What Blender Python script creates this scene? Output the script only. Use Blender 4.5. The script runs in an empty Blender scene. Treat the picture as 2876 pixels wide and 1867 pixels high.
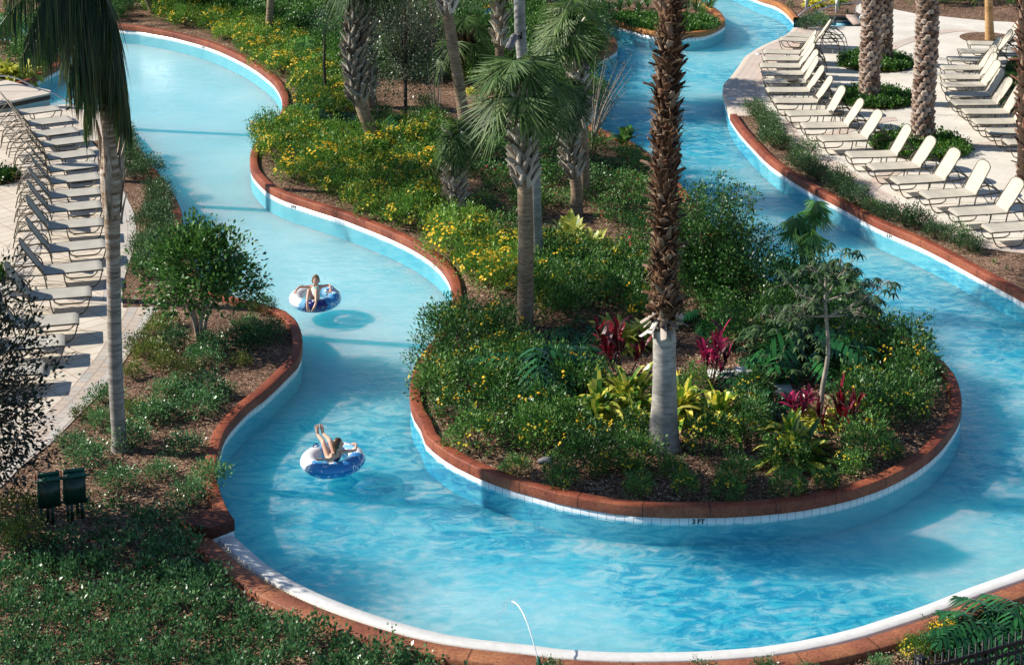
import bpy, math, numpy as np
from mathutils import Vector, Matrix, Euler
from mathutils.geometry import tessellate_polygon
rng = np.random.default_rng(11)
scene = bpy.context.scene
COL = scene.collection
PI = math.pi
def rad(a): return math.radians(a)

# ---------------------------------------------------------------- camera
F = 5200.0; CX = 1438.0; CY = -289.0; HC = 14.3; TL = rad(8.0)
def G(px, py, z=0.0):
    """point of the ground plane at height z seen at photograph pixel px, py"""
    x = (px-CX)/F; u = -(py-CY)/F
    dy = math.cos(TL)+u*math.sin(TL); dz = -math.sin(TL)+u*math.cos(TL)
    t = (z-HC)/dz
    return Vector((x*t, dy*t, z))
def proj(p):
    X, Y, Z = p[0], p[1], p[2]-HC
    d = Y*math.cos(TL)-Z*math.sin(TL); u = Y*math.sin(TL)+Z*math.cos(TL)
    return (CX+F*X/d, CY-F*u/d)
S = 2876/2380.0
def V(x, y, z=0.0): return G(x*S, y*S, z)
cam = bpy.data.cameras.new('camera'); cam.sensor_width = 36; cam.lens = F/2876*36
cam.shift_y = -(933.5-CY)/2876; cam.clip_end = 2000; cam.clip_start = .5
co = bpy.data.objects.new('camera', cam); COL.objects.link(co)
co.location = (0, 0, HC); co.rotation_euler = (rad(90)-TL, 0, 0)
scene.camera = co

# ---------------------------------------------------------------- light
EL = rad(35); AZ = rad(10)
sd = Vector((math.cos(EL)*math.cos(AZ), -math.cos(EL)*math.sin(AZ), -math.sin(EL)))
sl = bpy.data.lights.new('sun', 'SUN'); sl.energy = 5.0; sl.angle = rad(.5); sl.color = (1, .93, .82)
so = bpy.data.objects.new('sun', sl); COL.objects.link(so); so.rotation_euler = sd.to_track_quat('-Z', 'Y').to_euler()
so.location = (-20, 30, 30)
w = bpy.data.worlds.new('World'); scene.world = w; w.use_nodes = True
nt = w.node_tree; sk = nt.nodes.new('ShaderNodeTexSky'); sk.sky_type = 'NISHITA'; sk.sun_disc = False
sk.sun_elevation = EL; sk.sun_rotation = rad(-80); sk.air_density = 1.0; sk.dust_density = .3; sk.ozone_density = 3.5
bg = nt.nodes['Background']; bg.inputs[1].default_value = .085
nt.links.new(sk.outputs[0], bg.inputs[0])
scene.view_settings.view_transform = 'Standard'; scene.view_settings.look = 'None'
scene.view_settings.exposure = .44; scene.view_settings.gamma = 1

# ---------------------------------------------------------------- mesh building
def unit(a): return a/np.maximum(np.linalg.norm(a, axis=-1, keepdims=True), 1e-9)
class Geo:
    def __init__(s): s.v = []; s.f = []; s.n = 0; s.uv = []
    def add(s, v, f, uv=None):
        v = np.asarray(v, float).reshape(-1, 3); f = np.asarray(f, int)
        s.v.append(v); s.f.append(f+s.n); s.n += len(v)
        s.uv.append(np.zeros((f.size, 2)) if uv is None else np.asarray(uv, float).reshape(-1, 2))
        return s
    def quads(s, q):
        q = np.asarray(q, float); n = len(q)
        return s.add(q.reshape(-1, 3), np.arange(n*4).reshape(n, 4))
    def grid(s, g, closed=False, uv=None):
        g = np.asarray(g, float); k, m = g.shape[:2]
        i = np.arange(k-1)[:, None]; j = np.arange(m if closed else m-1)[None, :]; j2 = (j+1) % m
        f = np.stack([i*m+j, i*m+j2, (i+1)*m+j2, (i+1)*m+j], -1).reshape(-1, 4)
        return s.add(g, f, None if uv is None else np.asarray(uv).reshape(-1, 2)[f].reshape(-1, 2))
    def tube(s, path, r, sides=8, caps=True, sq=1.0):
        path = np.asarray(path, float); n = len(path); r = np.broadcast_to(np.asarray(r, float), (n,))
        tan = unit(np.gradient(path, axis=0)); ref = np.array([0, 0, 1.]) if abs(tan[0, 2]) < .9 else np.array([1., 0, 0])
        a = unit(np.cross(tan[0], ref)); rings = []
        for i in range(n):
            a = unit(a-tan[i]*np.dot(a, tan[i])); b = np.cross(tan[i], a)
            th = np.arange(sides)*2*PI/sides
            rings.append(path[i]+r[i]*(np.cos(th)[:, None]*a+sq*np.sin(th)[:, None]*b))
        g = np.array(rings); s.grid(g, True)
        if caps:
            for k in (0, n-1):
                c = path[k]; ring = g[k] if k else g[k][::-1]
                q = [[c, ring[i], ring[(i+1) % sides], ring[(i+2) % sides]] for i in range(0, sides-1, 2)]
                s.quads(q)
        return s
    def box(s, c, d, rot=None, taper=1.0):
        c = np.asarray(c, float); d = np.asarray(d, float)/2
        p = np.array([[x, y, z] for z in (-1, 1) for y in (-1, 1) for x in (-1, 1)], float)
        p[4:, :2] *= taper; p = p*d
        if rot is not None: p = p@np.array(rot).T
        return s.add(p+c, [[0, 2, 3, 1], [4, 5, 7, 6], [0, 1, 5, 4], [2, 6, 7, 3], [0, 4, 6, 2], [1, 3, 7, 5]])
    def lathe(s, prof, c=(0, 0, 0), sides=16):
        th = np.arange(sides)*2*PI/sides
        g = np.array([[[r*math.cos(t), r*math.sin(t), z] for t in th] for r, z in prof])+np.asarray(c, float)
        return s.grid(g, True)
    def blob(s, c, r, seg=12, rings=8, rot=None):
        g = []
        for i in range(rings+1):
            a = PI*i/rings; ra = max(math.sin(a), 1e-3)
            g.append([[ra*math.cos(t), ra*math.sin(t), -math.cos(a)] for t in np.arange(seg)*2*PI/seg])
        g = np.array(g)*np.asarray(r, float)
        if rot is not None: g = g@np.array(rot).T
        return s.grid(g+np.asarray(c, float), True)
    def mesh(s, name, m, smooth=False):
        me = bpy.data.meshes.new(name)
        v = np.concatenate(s.v); me.vertices.add(len(v)); me.vertices.foreach_set('co', v.ravel())
        fl = [f.ravel() for f in s.f]; tot = np.concatenate([np.full(len(f), f.shape[1]) for f in s.f])
        lp = np.concatenate(fl); me.loops.add(len(lp)); me.loops.foreach_set('vertex_index', lp)
        st = np.concatenate([[0], np.cumsum(tot)[:-1]]); me.polygons.add(len(tot))
        me.polygons.foreach_set('loop_start', st); me.polygons.foreach_set('loop_total', tot)
        u = me.uv_layers.new(name='UVMap'); u.data.foreach_set('uv', np.concatenate(s.uv).ravel())
        me.update(calc_edges=True); me.validate()
        if smooth: me.polygons.foreach_set('use_smooth', np.ones(len(me.polygons), bool))
        if m: me.materials.append(m)
        return me
def obj(name, g, m, parent=None, smooth=False):
    me = g.mesh(name, m, smooth) if isinstance(g, Geo) else g
    o = bpy.data.objects.new(name, me); COL.objects.link(o)
    if parent: o.parent = parent
    return o
def tag(o, label=None, cat=None, group=None, kind=None):
    if label: o['label'] = label
    if cat: o['category'] = cat
    if group: o['group'] = group
    if kind: o['kind'] = kind
    return o
def thing(name, loc=(0, 0, 0), rz=0, label=None, cat=None, group=None):
    o = bpy.data.objects.new(name, None); COL.objects.link(o); o.empty_display_size = .2
    o.location = loc; o.rotation_euler = (0, 0, rz)
    return tag(o, label, cat, group)
def dup(o, loc=None, rz=None, sc=None, label=None, group=None, parent=None):
    c = o.copy(); COL.objects.link(c); c.parent = parent
    if loc is not None: c.location = loc
    if rz is not None: c.rotation_euler = (0, 0, rz)
    if sc is not None: c.scale = (sc, sc, sc) if np.isscalar(sc) else sc
    if label: c['label'] = label
    if group: c['group'] = group
    for ch in list(KIDS.get(o.name, o.children)): dup(ch, parent=c)
    return c
KIDS = {}
def proto(o):
    """remember the children of a source object (children lookups are slow in big scenes)"""
    KIDS[o.name] = list(o.children)
    for c in KIDS[o.name]: proto(c)
    return o
USED = set()
def place(pr, loc, rz=0, sc=1, label=None, group=None):
    """first call moves the source itself, later calls copy it"""
    s3 = (sc, sc, sc) if np.isscalar(sc) else sc
    if pr.name not in USED:
        USED.add(pr.name); pr.location = loc; pr.rotation_euler = (0, 0, rz); pr.scale = s3
        if label: pr['label'] = label
        if group: pr['group'] = group
        return pr
    return dup(pr, loc, rz, s3, label, group)
def catmull(pts, step=.25):
    pts = [Vector(p) for p in pts]; out = []
    for i in range(len(pts)-1):
        p0 = pts[max(i-1, 0)]; p1 = pts[i]; p2 = pts[i+1]; p3 = pts[min(i+2, len(pts)-1)]
        n = max(1, int((p2-p1).length/step))
        for k in range(n):
            t = k/n
            out.append(.5*((2*p1)+(p2-p0)*t+(2*p0-5*p1+4*p2-p3)*t*t+(3*p1-p0-3*p2+p3)*t**3))
    out.append(pts[-1]); return np.array([tuple(p) for p in out])
def offset2(path, d):
    t = unit(np.gradient(path[:, :2], axis=0)); n = np.stack([-t[:, 1], t[:, 0]], -1)
    return path[:, :2]+n*d
def ribbon(path, prof, side=1):
    """sweep a profile of (offset to the land side, z) along a path"""
    g = Geo(); L = np.concatenate([[0], np.cumsum(np.linalg.norm(np.diff(path[:, :2], axis=0), axis=1))])
    rows = []; uv = []; vv = 0
    for k, (o, z) in enumerate(prof):
        q = offset2(path, o*side); rows.append(np.column_stack([q, np.full(len(q), z)]))
        if k: vv += math.hypot(o-prof[k-1][0], z-prof[k-1][1])
        uv.append(np.column_stack([L, np.full(len(L), vv)]))
    g.grid(np.array(rows), uv=np.array(uv)); return g
def sheet(pts, z):
    p = [Vector((a[0], a[1], 0)) for a in pts]
    tri = np.array(tessellate_polygon([p])); v = np.array([[a.x, a.y, z] for a in p])
    for t in tri:
        a, b, c = v[t[0]], v[t[1]], v[t[2]]
        if np.cross(b-a, c-a)[2] < 0: t[1], t[2] = t[2], t[1]
    g = Geo(); g.add(v, tri); return g
def inpoly(x, y, poly):
    c = False; n = len(poly); j = n-1
    for i in range(n):
        xi, yi = poly[i][:2]; xj, yj = poly[j][:2]
        if (yi > y) != (yj > y) and x < (xj-xi)*(y-yi)/(yj-yi)+xi: c = not c
        j = i
    return c

# ---------------------------------------------------------------- materials
def newmat(name):
    m = bpy.data.materials.new(name); m.use_nodes = True
    return m, m.node_tree.nodes, m.node_tree.links, m.node_tree.nodes['Principled BSDF']
def ramp(n, cols, pos=None, interp='LINEAR'):
    r = n.new('ShaderNodeValToRGB'); e = r.color_ramp.elements; r.color_ramp.interpolation = interp
    pos = pos or [i/(len(cols)-1) for i in range(len(cols))]
    while len(e) < len(cols): e.new(.5)
    for k, c in enumerate(cols): e[k].position = pos[k]; e[k].color = (*c, 1)
    return r
def noise(n, l, scale, detail=3, vec=None, rough=.55):
    t = n.new('ShaderNodeTexNoise'); t.inputs['Scale'].default_value = scale; t.inputs['Detail'].default_value = detail
    t.inputs['Roughness'].default_value = rough
    if vec is not None: l.new(vec, t.inputs['Vector'])
    return t
def coords(n, kind='Object'): return n.new('ShaderNodeTexCoord').outputs[kind]
def mix(n, l, a, b, fac, mode='MIX'):
    m = n.new('ShaderNodeMix'); m.data_type = 'RGBA'; m.blend_type = mode
    for s, x in ((0, fac), (6, a), (7, b)):
        if hasattr(x, 'links'): l.new(x, m.inputs[s])
        elif s == 0: m.inputs[0].default_value = x
        else: m.inputs[s].default_value = (*x, 1)
    return m.outputs[2]
def mapr(n, l, v, a, b, c, d):
    m = n.new('ShaderNodeMapRange'); l.new(v, m.inputs[0])
    for i, x in enumerate((a, b, c, d)): m.inputs[i+1].default_value = x
    return m.outputs[0]
def bump(n, l, h, strength, dist, bs):
    b = n.new('ShaderNodeBump'); b.inputs['Strength'].default_value = strength; b.inputs['Distance'].default_value = dist
    l.new(h, b.inputs['Height']); l.new(b.outputs[0], bs.inputs['Normal']); return b
def simple(name, cols, scale=6, rough=.6, bumps=0, metal=0, spec=.4, detail=4, kind='Object', stretch=None):
    m, n, l, bs = newmat(name); v = coords(n, kind)
    if stretch:
        mp = n.new('ShaderNodeMapping'); l.new(v, mp.inputs[0]); mp.inputs['Scale'].default_value = stretch; v = mp.outputs[0]
    t = noise(n, l, scale, detail, v, .6)
    r = ramp(n, cols, [.3+.4*i/(len(cols)-1) for i in range(len(cols))] if len(cols) > 1 else [0])
    l.new(t.outputs[0], r.inputs[0]); l.new(r.outputs[0], bs.inputs['Base Color'])
    bs.inputs['Roughness'].default_value = rough; bs.inputs['Metallic'].default_value = metal
    bs.inputs['Specular IOR Level'].default_value = spec
    if bumps: bump(n, l, t.outputs[0], .6, bumps, bs)
    return m
def leafmat(name, cols, rough=.4, trans=.25, pos=None, spec=.5, objvar=.38):
    """each leaf its own tone from the ramp"""
    m, n, l, bs = newmat(name)
    gi = n.new('ShaderNodeNewGeometry'); oi = n.new('ShaderNodeObjectInfo')
    r = ramp(n, cols, pos); l.new(gi.outputs['Random Per Island'], r.inputs[0])
    f = mapr(n, l, oi.outputs['Random'], 0, 1, (1-objvar)*.86, (1+objvar)*.86)
    hsv = n.new('ShaderNodeHueSaturation'); l.new(r.outputs[0], hsv.inputs['Color']); l.new(f, hsv.inputs['Value'])
    if objvar > .3: l.new(mapr(n, l, oi.outputs['Random'], 0, 1, .515, .485), hsv.inputs['Hue'])
    bs.inputs['Roughness'].default_value = rough; bs.inputs['Specular IOR Level'].default_value = spec
    l.new(hsv.outputs[0], bs.inputs['Base Color'])
    tr = n.new('ShaderNodeBsdfTranslucent'); mx = n.new('ShaderNodeMixShader'); mx.inputs[0].default_value = trans
    l.new(hsv.outputs[0], tr.inputs[0]); l.new(bs.outputs[0], mx.inputs[1]); l.new(tr.outputs[0], mx.inputs[2])
    l.new(mx.outputs[0], n['Material Output'].inputs[0]); return m
# ---------------------------------------------------------------- the site
def pz(l, z=.12): return [G(p[0], p[1], p[2] if len(p) > 2 else z) for p in l]
T = .29
ISL = [(-150,25),(0,42),(150,60),(260,74),(349,85),(381,87),(421,94),(481,105),(534,118),(582,132),(626,149),(674,172),(714,195),(746,219),(770,241),(786,267),(792,289),(792,317),(784,341),(766,363),(752,381),(728,402),(708,433),(702,461),(706,489),(724,514),(752,540),(800,564),(848,580),(901,597),(961,616),(1021,639),(1081,663),(1133,687),(1173,709),(1210,734),(1238,760),(1258,789),(1268,817),(1271,849),(1268,881),(1260,905),(1246,933),(1230,957),(1201,993),(1177,1029),(1161,1061),(1153,1089),(1150,1121),(1153,1150),(1163,1178),(1181,1206),(1195,1245),(1217,1267),(1246,1289),(1278,1309),(1326,1333),(1382,1357),(1442,1377),(1500,1393),(1560,1410),(1641,1427),(1721,1441),(1801,1449),(1881,1452),(1962,1452),(2042,1451),(2122,1446),(2200,1439),(2260,1431),(2317,1420),(2397,1401),(2457,1381),(2517,1355),(2569,1325),(2614,1293),(2650,1257),(2682,1212),(2697,1170,.2),(2702,1122,.3),(2694,1081,T),(2678,1045,T),(2654,1017,T),(2626,995,T),(2590,970,T),(2530,930,T),(2457,890,T),(2380,860,T),(2280,830,T),(2190,805,T),(2118,765,T),(2060,700,T),(2000,630,T),(1940,550,T),(1880,480,T),(1835,437,T),(1781,401,T),(1741,381,T),(1681,357,T),(1648,330,T),(1635,290,T),(1638,250,T),(1650,205,T),(1670,172,T),(1700,158,.2),(1722,146,.2),(1734,132,.25),(1733,118,T),(1722,102,T),(1697,90,T),(1661,82,T),(1625,78,T),(1560,74,T),(1500,68,T)]
PL2 = [(1560,40),(1600,48),(1657,60),(1697,68),(1741,78),(1785,90),(1825,100),(1865,104),(1910,106),(1962,104),(1994,97),(2022,84),(2034,70,.2),(2037,54,.3),(2026,36,T),(2005,20,T),(1970,2,T),(1930,-20,T)]
RB0 = [(2060,-30),(2128,2),(2176,18),(2204,36),(2228,62)]
RDK = [(2228,84),(2208,104),(2176,120),(2136,138),(2104,158),(2090,169),(2074,193),(2050,225),(2034,241),(2029,261),(2032,281),(2042,309),(2050,333)]
RB = [(2050,336),(2076,374),(2116,419),(2156,459),(2196,489),(2236,516),(2277,540),(2317,562),(2357,582),(2397,604),(2457,637),(2517,664),(2578,690),(2638,720),(2698,752),(2758,785),(2818,817),(2876,849),(2960,900),(3060,980),(3150,1080)]
LDK = [(-300,352),(0,326),(100,310),(161,303),(209,299),(262,307),(288,318),(321,337),(337,353),(358,380)]
LB = [(358,380,T),(373,393,T),(401,429,T),(421,457,T),(445,485,T),(469,518,T),(493,554,T),(509,590,T),(515,624,T),(517,668,T),(524,705,T),(545,755,T),(590,800,T),(640,826,T),(678,837,T),(724,847,T),(760,857,T),(804,873,T),(828,893,T),(844,921,T),(850,957,T),(846,989,.28),(836,1021,.2),(816,1053),(780,1089),(740,1126),(700,1156),(646,1214),(625,1240,.2),(610,1282,T),(605,1315,T),(612,1355,T),(625,1395,T),(642,1432,T),(659,1458,T)]
BB = [(560,1405,.05),(600,1452,.05),(640,1490,.05),(662,1508,.05),(700,1542,.05),(740,1576,.05),(800,1616,.05),(860,1648,.05),(941,1684,.05),(1021,1714,.05),(1101,1740,.05),(1181,1763,.05),(1262,1781,.05),(1342,1793,.05),(1422,1802,.05),(1500,1810,.05),(1560,1819,.05),(1641,1825,.05),(1721,1829,.05),(1801,1830,.05),(1881,1829,.05),(1962,1827,.05),(2042,1822,.05),(2122,1816,.05),(2236,1799,.05),(2317,1783,.05),(2397,1763,.05),(2477,1738,.05),(2557,1712,.05),(2638,1682,.05),(2718,1650,.05),(2798,1622,.05),(2876,1594,.05),(2960,1550,.05),(3040,1490,.05),(3120,1400,.05),(3180,1280,.05)]
ULG = [(20,256),(60,246),(88,236),(148,206),(168,188,.2),(174,165,T),(160,140,T),(120,124,T),(60,116,T),(0,114,T),(-150,108,T)]

m_curb = None
def curbmat(name, c1, c2, c3):
    m, n, l, bs = newmat(name); v = coords(n)
    t = noise(n, l, 1.3, 6, v, .65); r = ramp(n, [c2, c1, c3], [.32, .5, .7]); l.new(t.outputs[0], r.inputs[0])
    t2 = noise(n, l, 22, 4, v, .7); f = mapr(n, l, t2.outputs[0], .33, .7, .55, 1.25)
    hsv = n.new('ShaderNodeHueSaturation'); l.new(r.outputs[0], hsv.inputs['Color']); l.new(f, hsv.inputs['Value'])
    # saw-cut joints every 1.6 m along the curb
    uv = coords(n, 'UV'); sx = n.new('ShaderNodeSeparateXYZ'); l.new(uv, sx.inputs[0])
    md = n.new('ShaderNodeMath'); md.operation = 'PINGPONG'; l.new(sx.outputs[0], md.inputs[0]); md.inputs[1].default_value = .55
    j = mapr(n, l, md.outputs[0], .006, .016, .35, 1)
    c = mix(n, l, hsv.outputs[0], hsv.outputs[0], 0); m2 = n.new('ShaderNodeHueSaturation'); l.new(c, m2.inputs['Color']); l.new(j, m2.inputs['Value'])
    l.new(m2.outputs[0], bs.inputs['Base Color']); bs.inputs['Roughness'].default_value = .62; bs.inputs['Specular IOR Level'].default_value = .35
    bump(n, l, t2.outputs[0], .35, .012, bs); return m
m_curb = curbmat('stained_concrete', (.30,.075,.035), (.19,.045,.026), (.42,.13,.06))
m_curb_orange = curbmat('orange_stained_concrete', (.46,.17,.05), (.33,.10,.035), (.60,.27,.08))
m_curb_near = curbmat('worn_stained_concrete', (.33,.115,.06), (.24,.07,.04), (.46,.19,.085))
def tilemat():
    m, n, l, bs = newmat('white_waterline_tile'); uv = coords(n, 'UV')
    b = n.new('ShaderNodeTexBrick'); b.offset = 0; l.new(uv, b.inputs[0]); b.inputs['Scale'].default_value = 1
    b.inputs['Brick Width'].default_value = .15; b.inputs['Row Height'].default_value = .15; b.inputs['Mortar Size'].default_value = .005
    b.inputs['Color1'].default_value = (.74,.77,.78,1); b.inputs['Color2'].default_value = (.82,.84,.84,1); b.inputs['Mortar'].default_value = (.3,.34,.36,1)
    l.new(b.outputs[0], bs.inputs['Base Color']); bs.inputs['Roughness'].default_value = .25; return m
m_tile = tilemat()
m_plaster = simple('white_pool_plaster', [(.70,.72,.72),(.80,.81,.80)], 5, .6)

def floormat():
    m, n, l, bs = newmat('pool_floor_plaster'); v = coords(n)
    t = noise(n, l, .35, 4, v, .55); r = ramp(n, [(.33,.68,.74),(.40,.73,.79),(.48,.78,.83)], [.3,.5,.7]); l.new(t.outputs[0], r.inputs[0])
    l.new(r.outputs[0], bs.inputs['Base Color']); bs.inputs['Roughness'].default_value = .8
    # milky water spreads green and blue light sideways, red hardly at all
    bs.subsurface_method = 'BURLEY'; bs.inputs['Subsurface Weight'].default_value = .9; bs.inputs['Subsurface Radius'].default_value = (.20, 3.4, 4.4); bs.inputs['Subsurface Scale'].default_value = 1.0
    return m
m_floor = floormat()
m_wall = simple('underwater_wall', [(.17,.50,.56),(.22,.56,.61)], 2, .7)
def watermat():
    m, n, l, bs = newmat('pool_water')
    n.remove(bs); v = coords(n)
    mp = n.new('ShaderNodeMapping'); l.new(v, mp.inputs[0]); mp.inputs['Scale'].default_value = (1, 1.7, 1)
    wv = mp.outputs[0]
    big = noise(n, l, .55, 3, wv); big.inputs['Distortion'].default_value = .6
    med = noise(n, l, 2.6, 6, wv, .68); med.inputs['Distortion'].default_value = .8
    fin = noise(n, l, 9, 4, wv, .6); fin.inputs['Distortion'].default_value = .8
    a = n.new('ShaderNodeMath'); a.operation = 'MULTIPLY_ADD'; l.new(med.outputs[0], a.inputs[0]); a.inputs[1].default_value = .7; l.new(big.outputs[0], a.inputs[2])
    b = n.new('ShaderNodeMath'); b.operation = 'MULTIPLY_ADD'; l.new(fin.outputs[0], b.inputs[0]); b.inputs[1].default_value = .16; l.new(a.outputs[0], b.inputs[2])
    bp = n.new('ShaderNodeBump'); bp.inputs['Strength'].default_value = .8; bp.inputs['Distance'].default_value = .09; l.new(b.outputs[0], bp.inputs['Height'])
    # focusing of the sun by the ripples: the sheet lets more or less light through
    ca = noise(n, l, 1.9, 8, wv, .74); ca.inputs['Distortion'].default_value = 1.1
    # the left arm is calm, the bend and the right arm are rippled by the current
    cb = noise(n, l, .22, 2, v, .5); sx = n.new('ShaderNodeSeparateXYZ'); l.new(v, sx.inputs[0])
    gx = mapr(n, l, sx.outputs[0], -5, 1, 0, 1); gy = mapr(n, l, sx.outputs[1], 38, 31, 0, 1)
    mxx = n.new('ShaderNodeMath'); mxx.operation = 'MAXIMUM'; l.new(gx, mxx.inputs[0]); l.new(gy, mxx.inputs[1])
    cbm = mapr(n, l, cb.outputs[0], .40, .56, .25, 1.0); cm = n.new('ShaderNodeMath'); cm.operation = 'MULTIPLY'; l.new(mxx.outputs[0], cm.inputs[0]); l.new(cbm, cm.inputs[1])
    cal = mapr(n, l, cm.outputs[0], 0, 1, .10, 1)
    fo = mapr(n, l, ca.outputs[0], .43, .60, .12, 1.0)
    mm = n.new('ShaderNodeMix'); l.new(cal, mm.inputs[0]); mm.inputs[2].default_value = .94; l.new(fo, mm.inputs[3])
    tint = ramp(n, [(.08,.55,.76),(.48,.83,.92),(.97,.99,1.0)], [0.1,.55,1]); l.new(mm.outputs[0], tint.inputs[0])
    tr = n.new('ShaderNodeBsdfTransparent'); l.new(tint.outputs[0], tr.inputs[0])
    gl = n.new('ShaderNodeBsdfGlossy'); gl.inputs['Roughness'].default_value = .04; l.new(bp.outputs[0], gl.inputs['Normal'])
    fr = n.new('ShaderNodeFresnel'); fr.inputs[0].default_value = 1.33; l.new(bp.outputs[0], fr.inputs['Normal'])
    cl = mapr(n, l, fr.outputs[0], 0, .5, 0, .2)
    mx = n.new('ShaderNodeMixShader'); l.new(cl, mx.inputs[0]); l.new(tr.outputs[0], mx.inputs[1]); l.new(gl.outputs[0], mx.inputs[2])
    l.new(mx.outputs[0], n['Material Output'].inputs[0]); return m
m_water = watermat()
def mulchmat():
    m, n, l, bs = newmat('bark_mulch'); v = coords(n)
    vo = n.new('ShaderNodeTexVoronoi'); vo.inputs['Scale'].default_value = 22; vo.inputs['Randomness'].default_value = 1
    mp = n.new('ShaderNodeMapping'); l.new(v, mp.inputs[0]); mp.inputs['Scale'].default_value = (1, 1.8, 1); t0 = noise(n, l, 3, 3, v)
    ad = n.new('ShaderNodeVectorMath'); ad.operation = 'ADD'; l.new(mp.outputs[0], ad.inputs[0]); l.new(t0.outputs[1], ad.inputs[1]); l.new(ad.outputs[0], vo.inputs[0])
    r = ramp(n, [(.05,.028,.02),(.17,.095,.06),(.34,.21,.14),(.54,.39,.28)], [0,.4,.75,1]); sx = n.new('ShaderNodeSeparateColor'); l.new(vo.outputs['Color'], sx.inputs[0]); l.new(sx.outputs[0], r.inputs[0])
    big = noise(n, l, .8, 3, v); f = mapr(n, l, big.outputs[0], .3, .7, .7, 1.3); h = n.new('ShaderNodeHueSaturation'); l.new(r.outputs[0], h.inputs['Color']); l.new(f, h.inputs['Value'])
    l.new(h.outputs[0], bs.inputs['Base Color']); bs.inputs['Roughness'].default_value = .9; bs.inputs['Specular IOR Level'].default_value = .1
    bump(n, l, vo.outputs['Distance'], .9, .03, bs); return m
m_mulch = mulchmat()
def deckmat(name, ang, tile, c1, c2, mort, mw=.012, off=.5, kind='Object'):
    m, n, l, bs = newmat(name); v = coords(n, kind); mp = n.new('ShaderNodeMapping'); l.new(v, mp.inputs[0]); mp.inputs['Rotation'].default_value = (0, 0, ang)
    b = n.new('ShaderNodeTexBrick'); b.offset = off; l.new(mp.outputs[0], b.inputs[0]); b.inputs['Scale'].default_value = 1
    b.inputs['Brick Width'].default_value = tile[0]; b.inputs['Row Height'].default_value = tile[1]; b.inputs['Mortar Size'].default_value = mw; b.inputs['Mortar Smooth'].default_value = .3
    b.inputs['Color1'].default_value = (*c1, 1); b.inputs['Color2'].default_value = (*c2, 1); b.inputs['Mortar'].default_value = (*mort, 1)
    t = noise(n, l, 1.1, 6, coords(n), .65); f = mapr(n, l, t.outputs[0], .3, .7, .86, 1.1); h = n.new('ShaderNodeHueSaturation'); l.new(b.outputs[0], h.inputs['Color']); l.new(f, h.inputs['Value'])
    l.new(h.outputs[0], bs.inputs['Base Color']); bs.inputs['Roughness'].default_value = .7; bs.inputs['Specular IOR Level'].default_value = .25
    bump(n, l, b.outputs['Fac'], -.3, .004, bs); return m
m_deckL = deckmat('left_deck_paving', rad(-42), (.66, .33), (.62,.55,.45), (.68,.61,.51), (.40,.27,.20), .012, 0)
m_deckR = deckmat('right_deck_paving', rad(30), (.9, .45), (.70,.65,.56), (.76,.71,.63), (.60,.52,.44), .008)
m_bandL = deckmat('border_pavers', 0, (.22, .2), (.56,.45,.36), (.44,.43,.40), (.34,.24,.18), .01, kind='UV')
m_bandR = deckmat('pink_border_pavers', 0, (.3, .2), (.66,.53,.44), (.60,.52,.46), (.45,.35,.29), .008, kind='UV')
m_bandG = deckmat('grey_border_pavers', 0, (.22, .2), (.48,.46,.43), (.58,.52,.46), (.38,.32,.28), .01, kind='UV')

def struct(name, g, m, smooth=False): return tag(obj(name, g, m, smooth=smooth), kind='structure')
BIG = [(-120,10),(120,10),(120,220),(-120,220)]
struct('pool_floor', sheet(BIG, -.38), m_floor)
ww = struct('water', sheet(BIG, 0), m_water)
# paths
pISL = catmull(pz(ISL)); pPL2 = catmull(pz(PL2)); pRB0 = catmull(pz(RB0)); pRB = catmull(pz(RB))
pRDK = catmull(pz(RDK)); pLDK = catmull(pz(LDK)); pLB = catmull(pz(LB)); pBB = catmull(pz(BB)); pULG = catmull(pz(ULG))
# rounded curb profile, land side offset positive
def cprof(w=.21, top=T, bot=.105):
    r = .025
    return [(0, bot), (0, top-r), (.008, top-.008), (r, top), (w-r, top), (w-.008, top-.008), (w, top-r), (w, bot)]
def curb(name, path, side, label, m, w=.21):
    o = obj(name, ribbon(path, cprof(w), side), m, smooth=False); tag(o, label, 'curb')
    # end caps
    t = obj('waterline_tile', ribbon(path, [(.012, -.04), (.012, .11), (.1, .11)], side), m_tile, o)
    obj('pool_wall', ribbon(path, [(.014, -.38), (.014, -.04)], side), m_wall, o)
    return o
c1 = curb('pool_curb', pISL, 1, 'red brown curb with white waterline tiles round the planted island between both river arms', m_curb)
c2 = curb('pool_curb', pPL2, 1, 'orange brown curb round the small far planter behind the brown shaggy palm', m_curb_orange, .26)
c3 = curb('pool_curb', pRB0, 1, 'short orange brown curb ending at the steps inlet at top right', m_curb_orange)
c4 = curb('pool_curb', pRB, 1, 'red curb between the river and the hedge strip of the right deck', m_curb)
c5 = curb('pool_curb', pLB, -1, 'red brown curb of the left bank winding past the round green tree', m_curb)
c7 = curb('pool_curb', pULG, 1, 'short dark red curb of the garden behind the left footbridge deck', m_curb)
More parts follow.
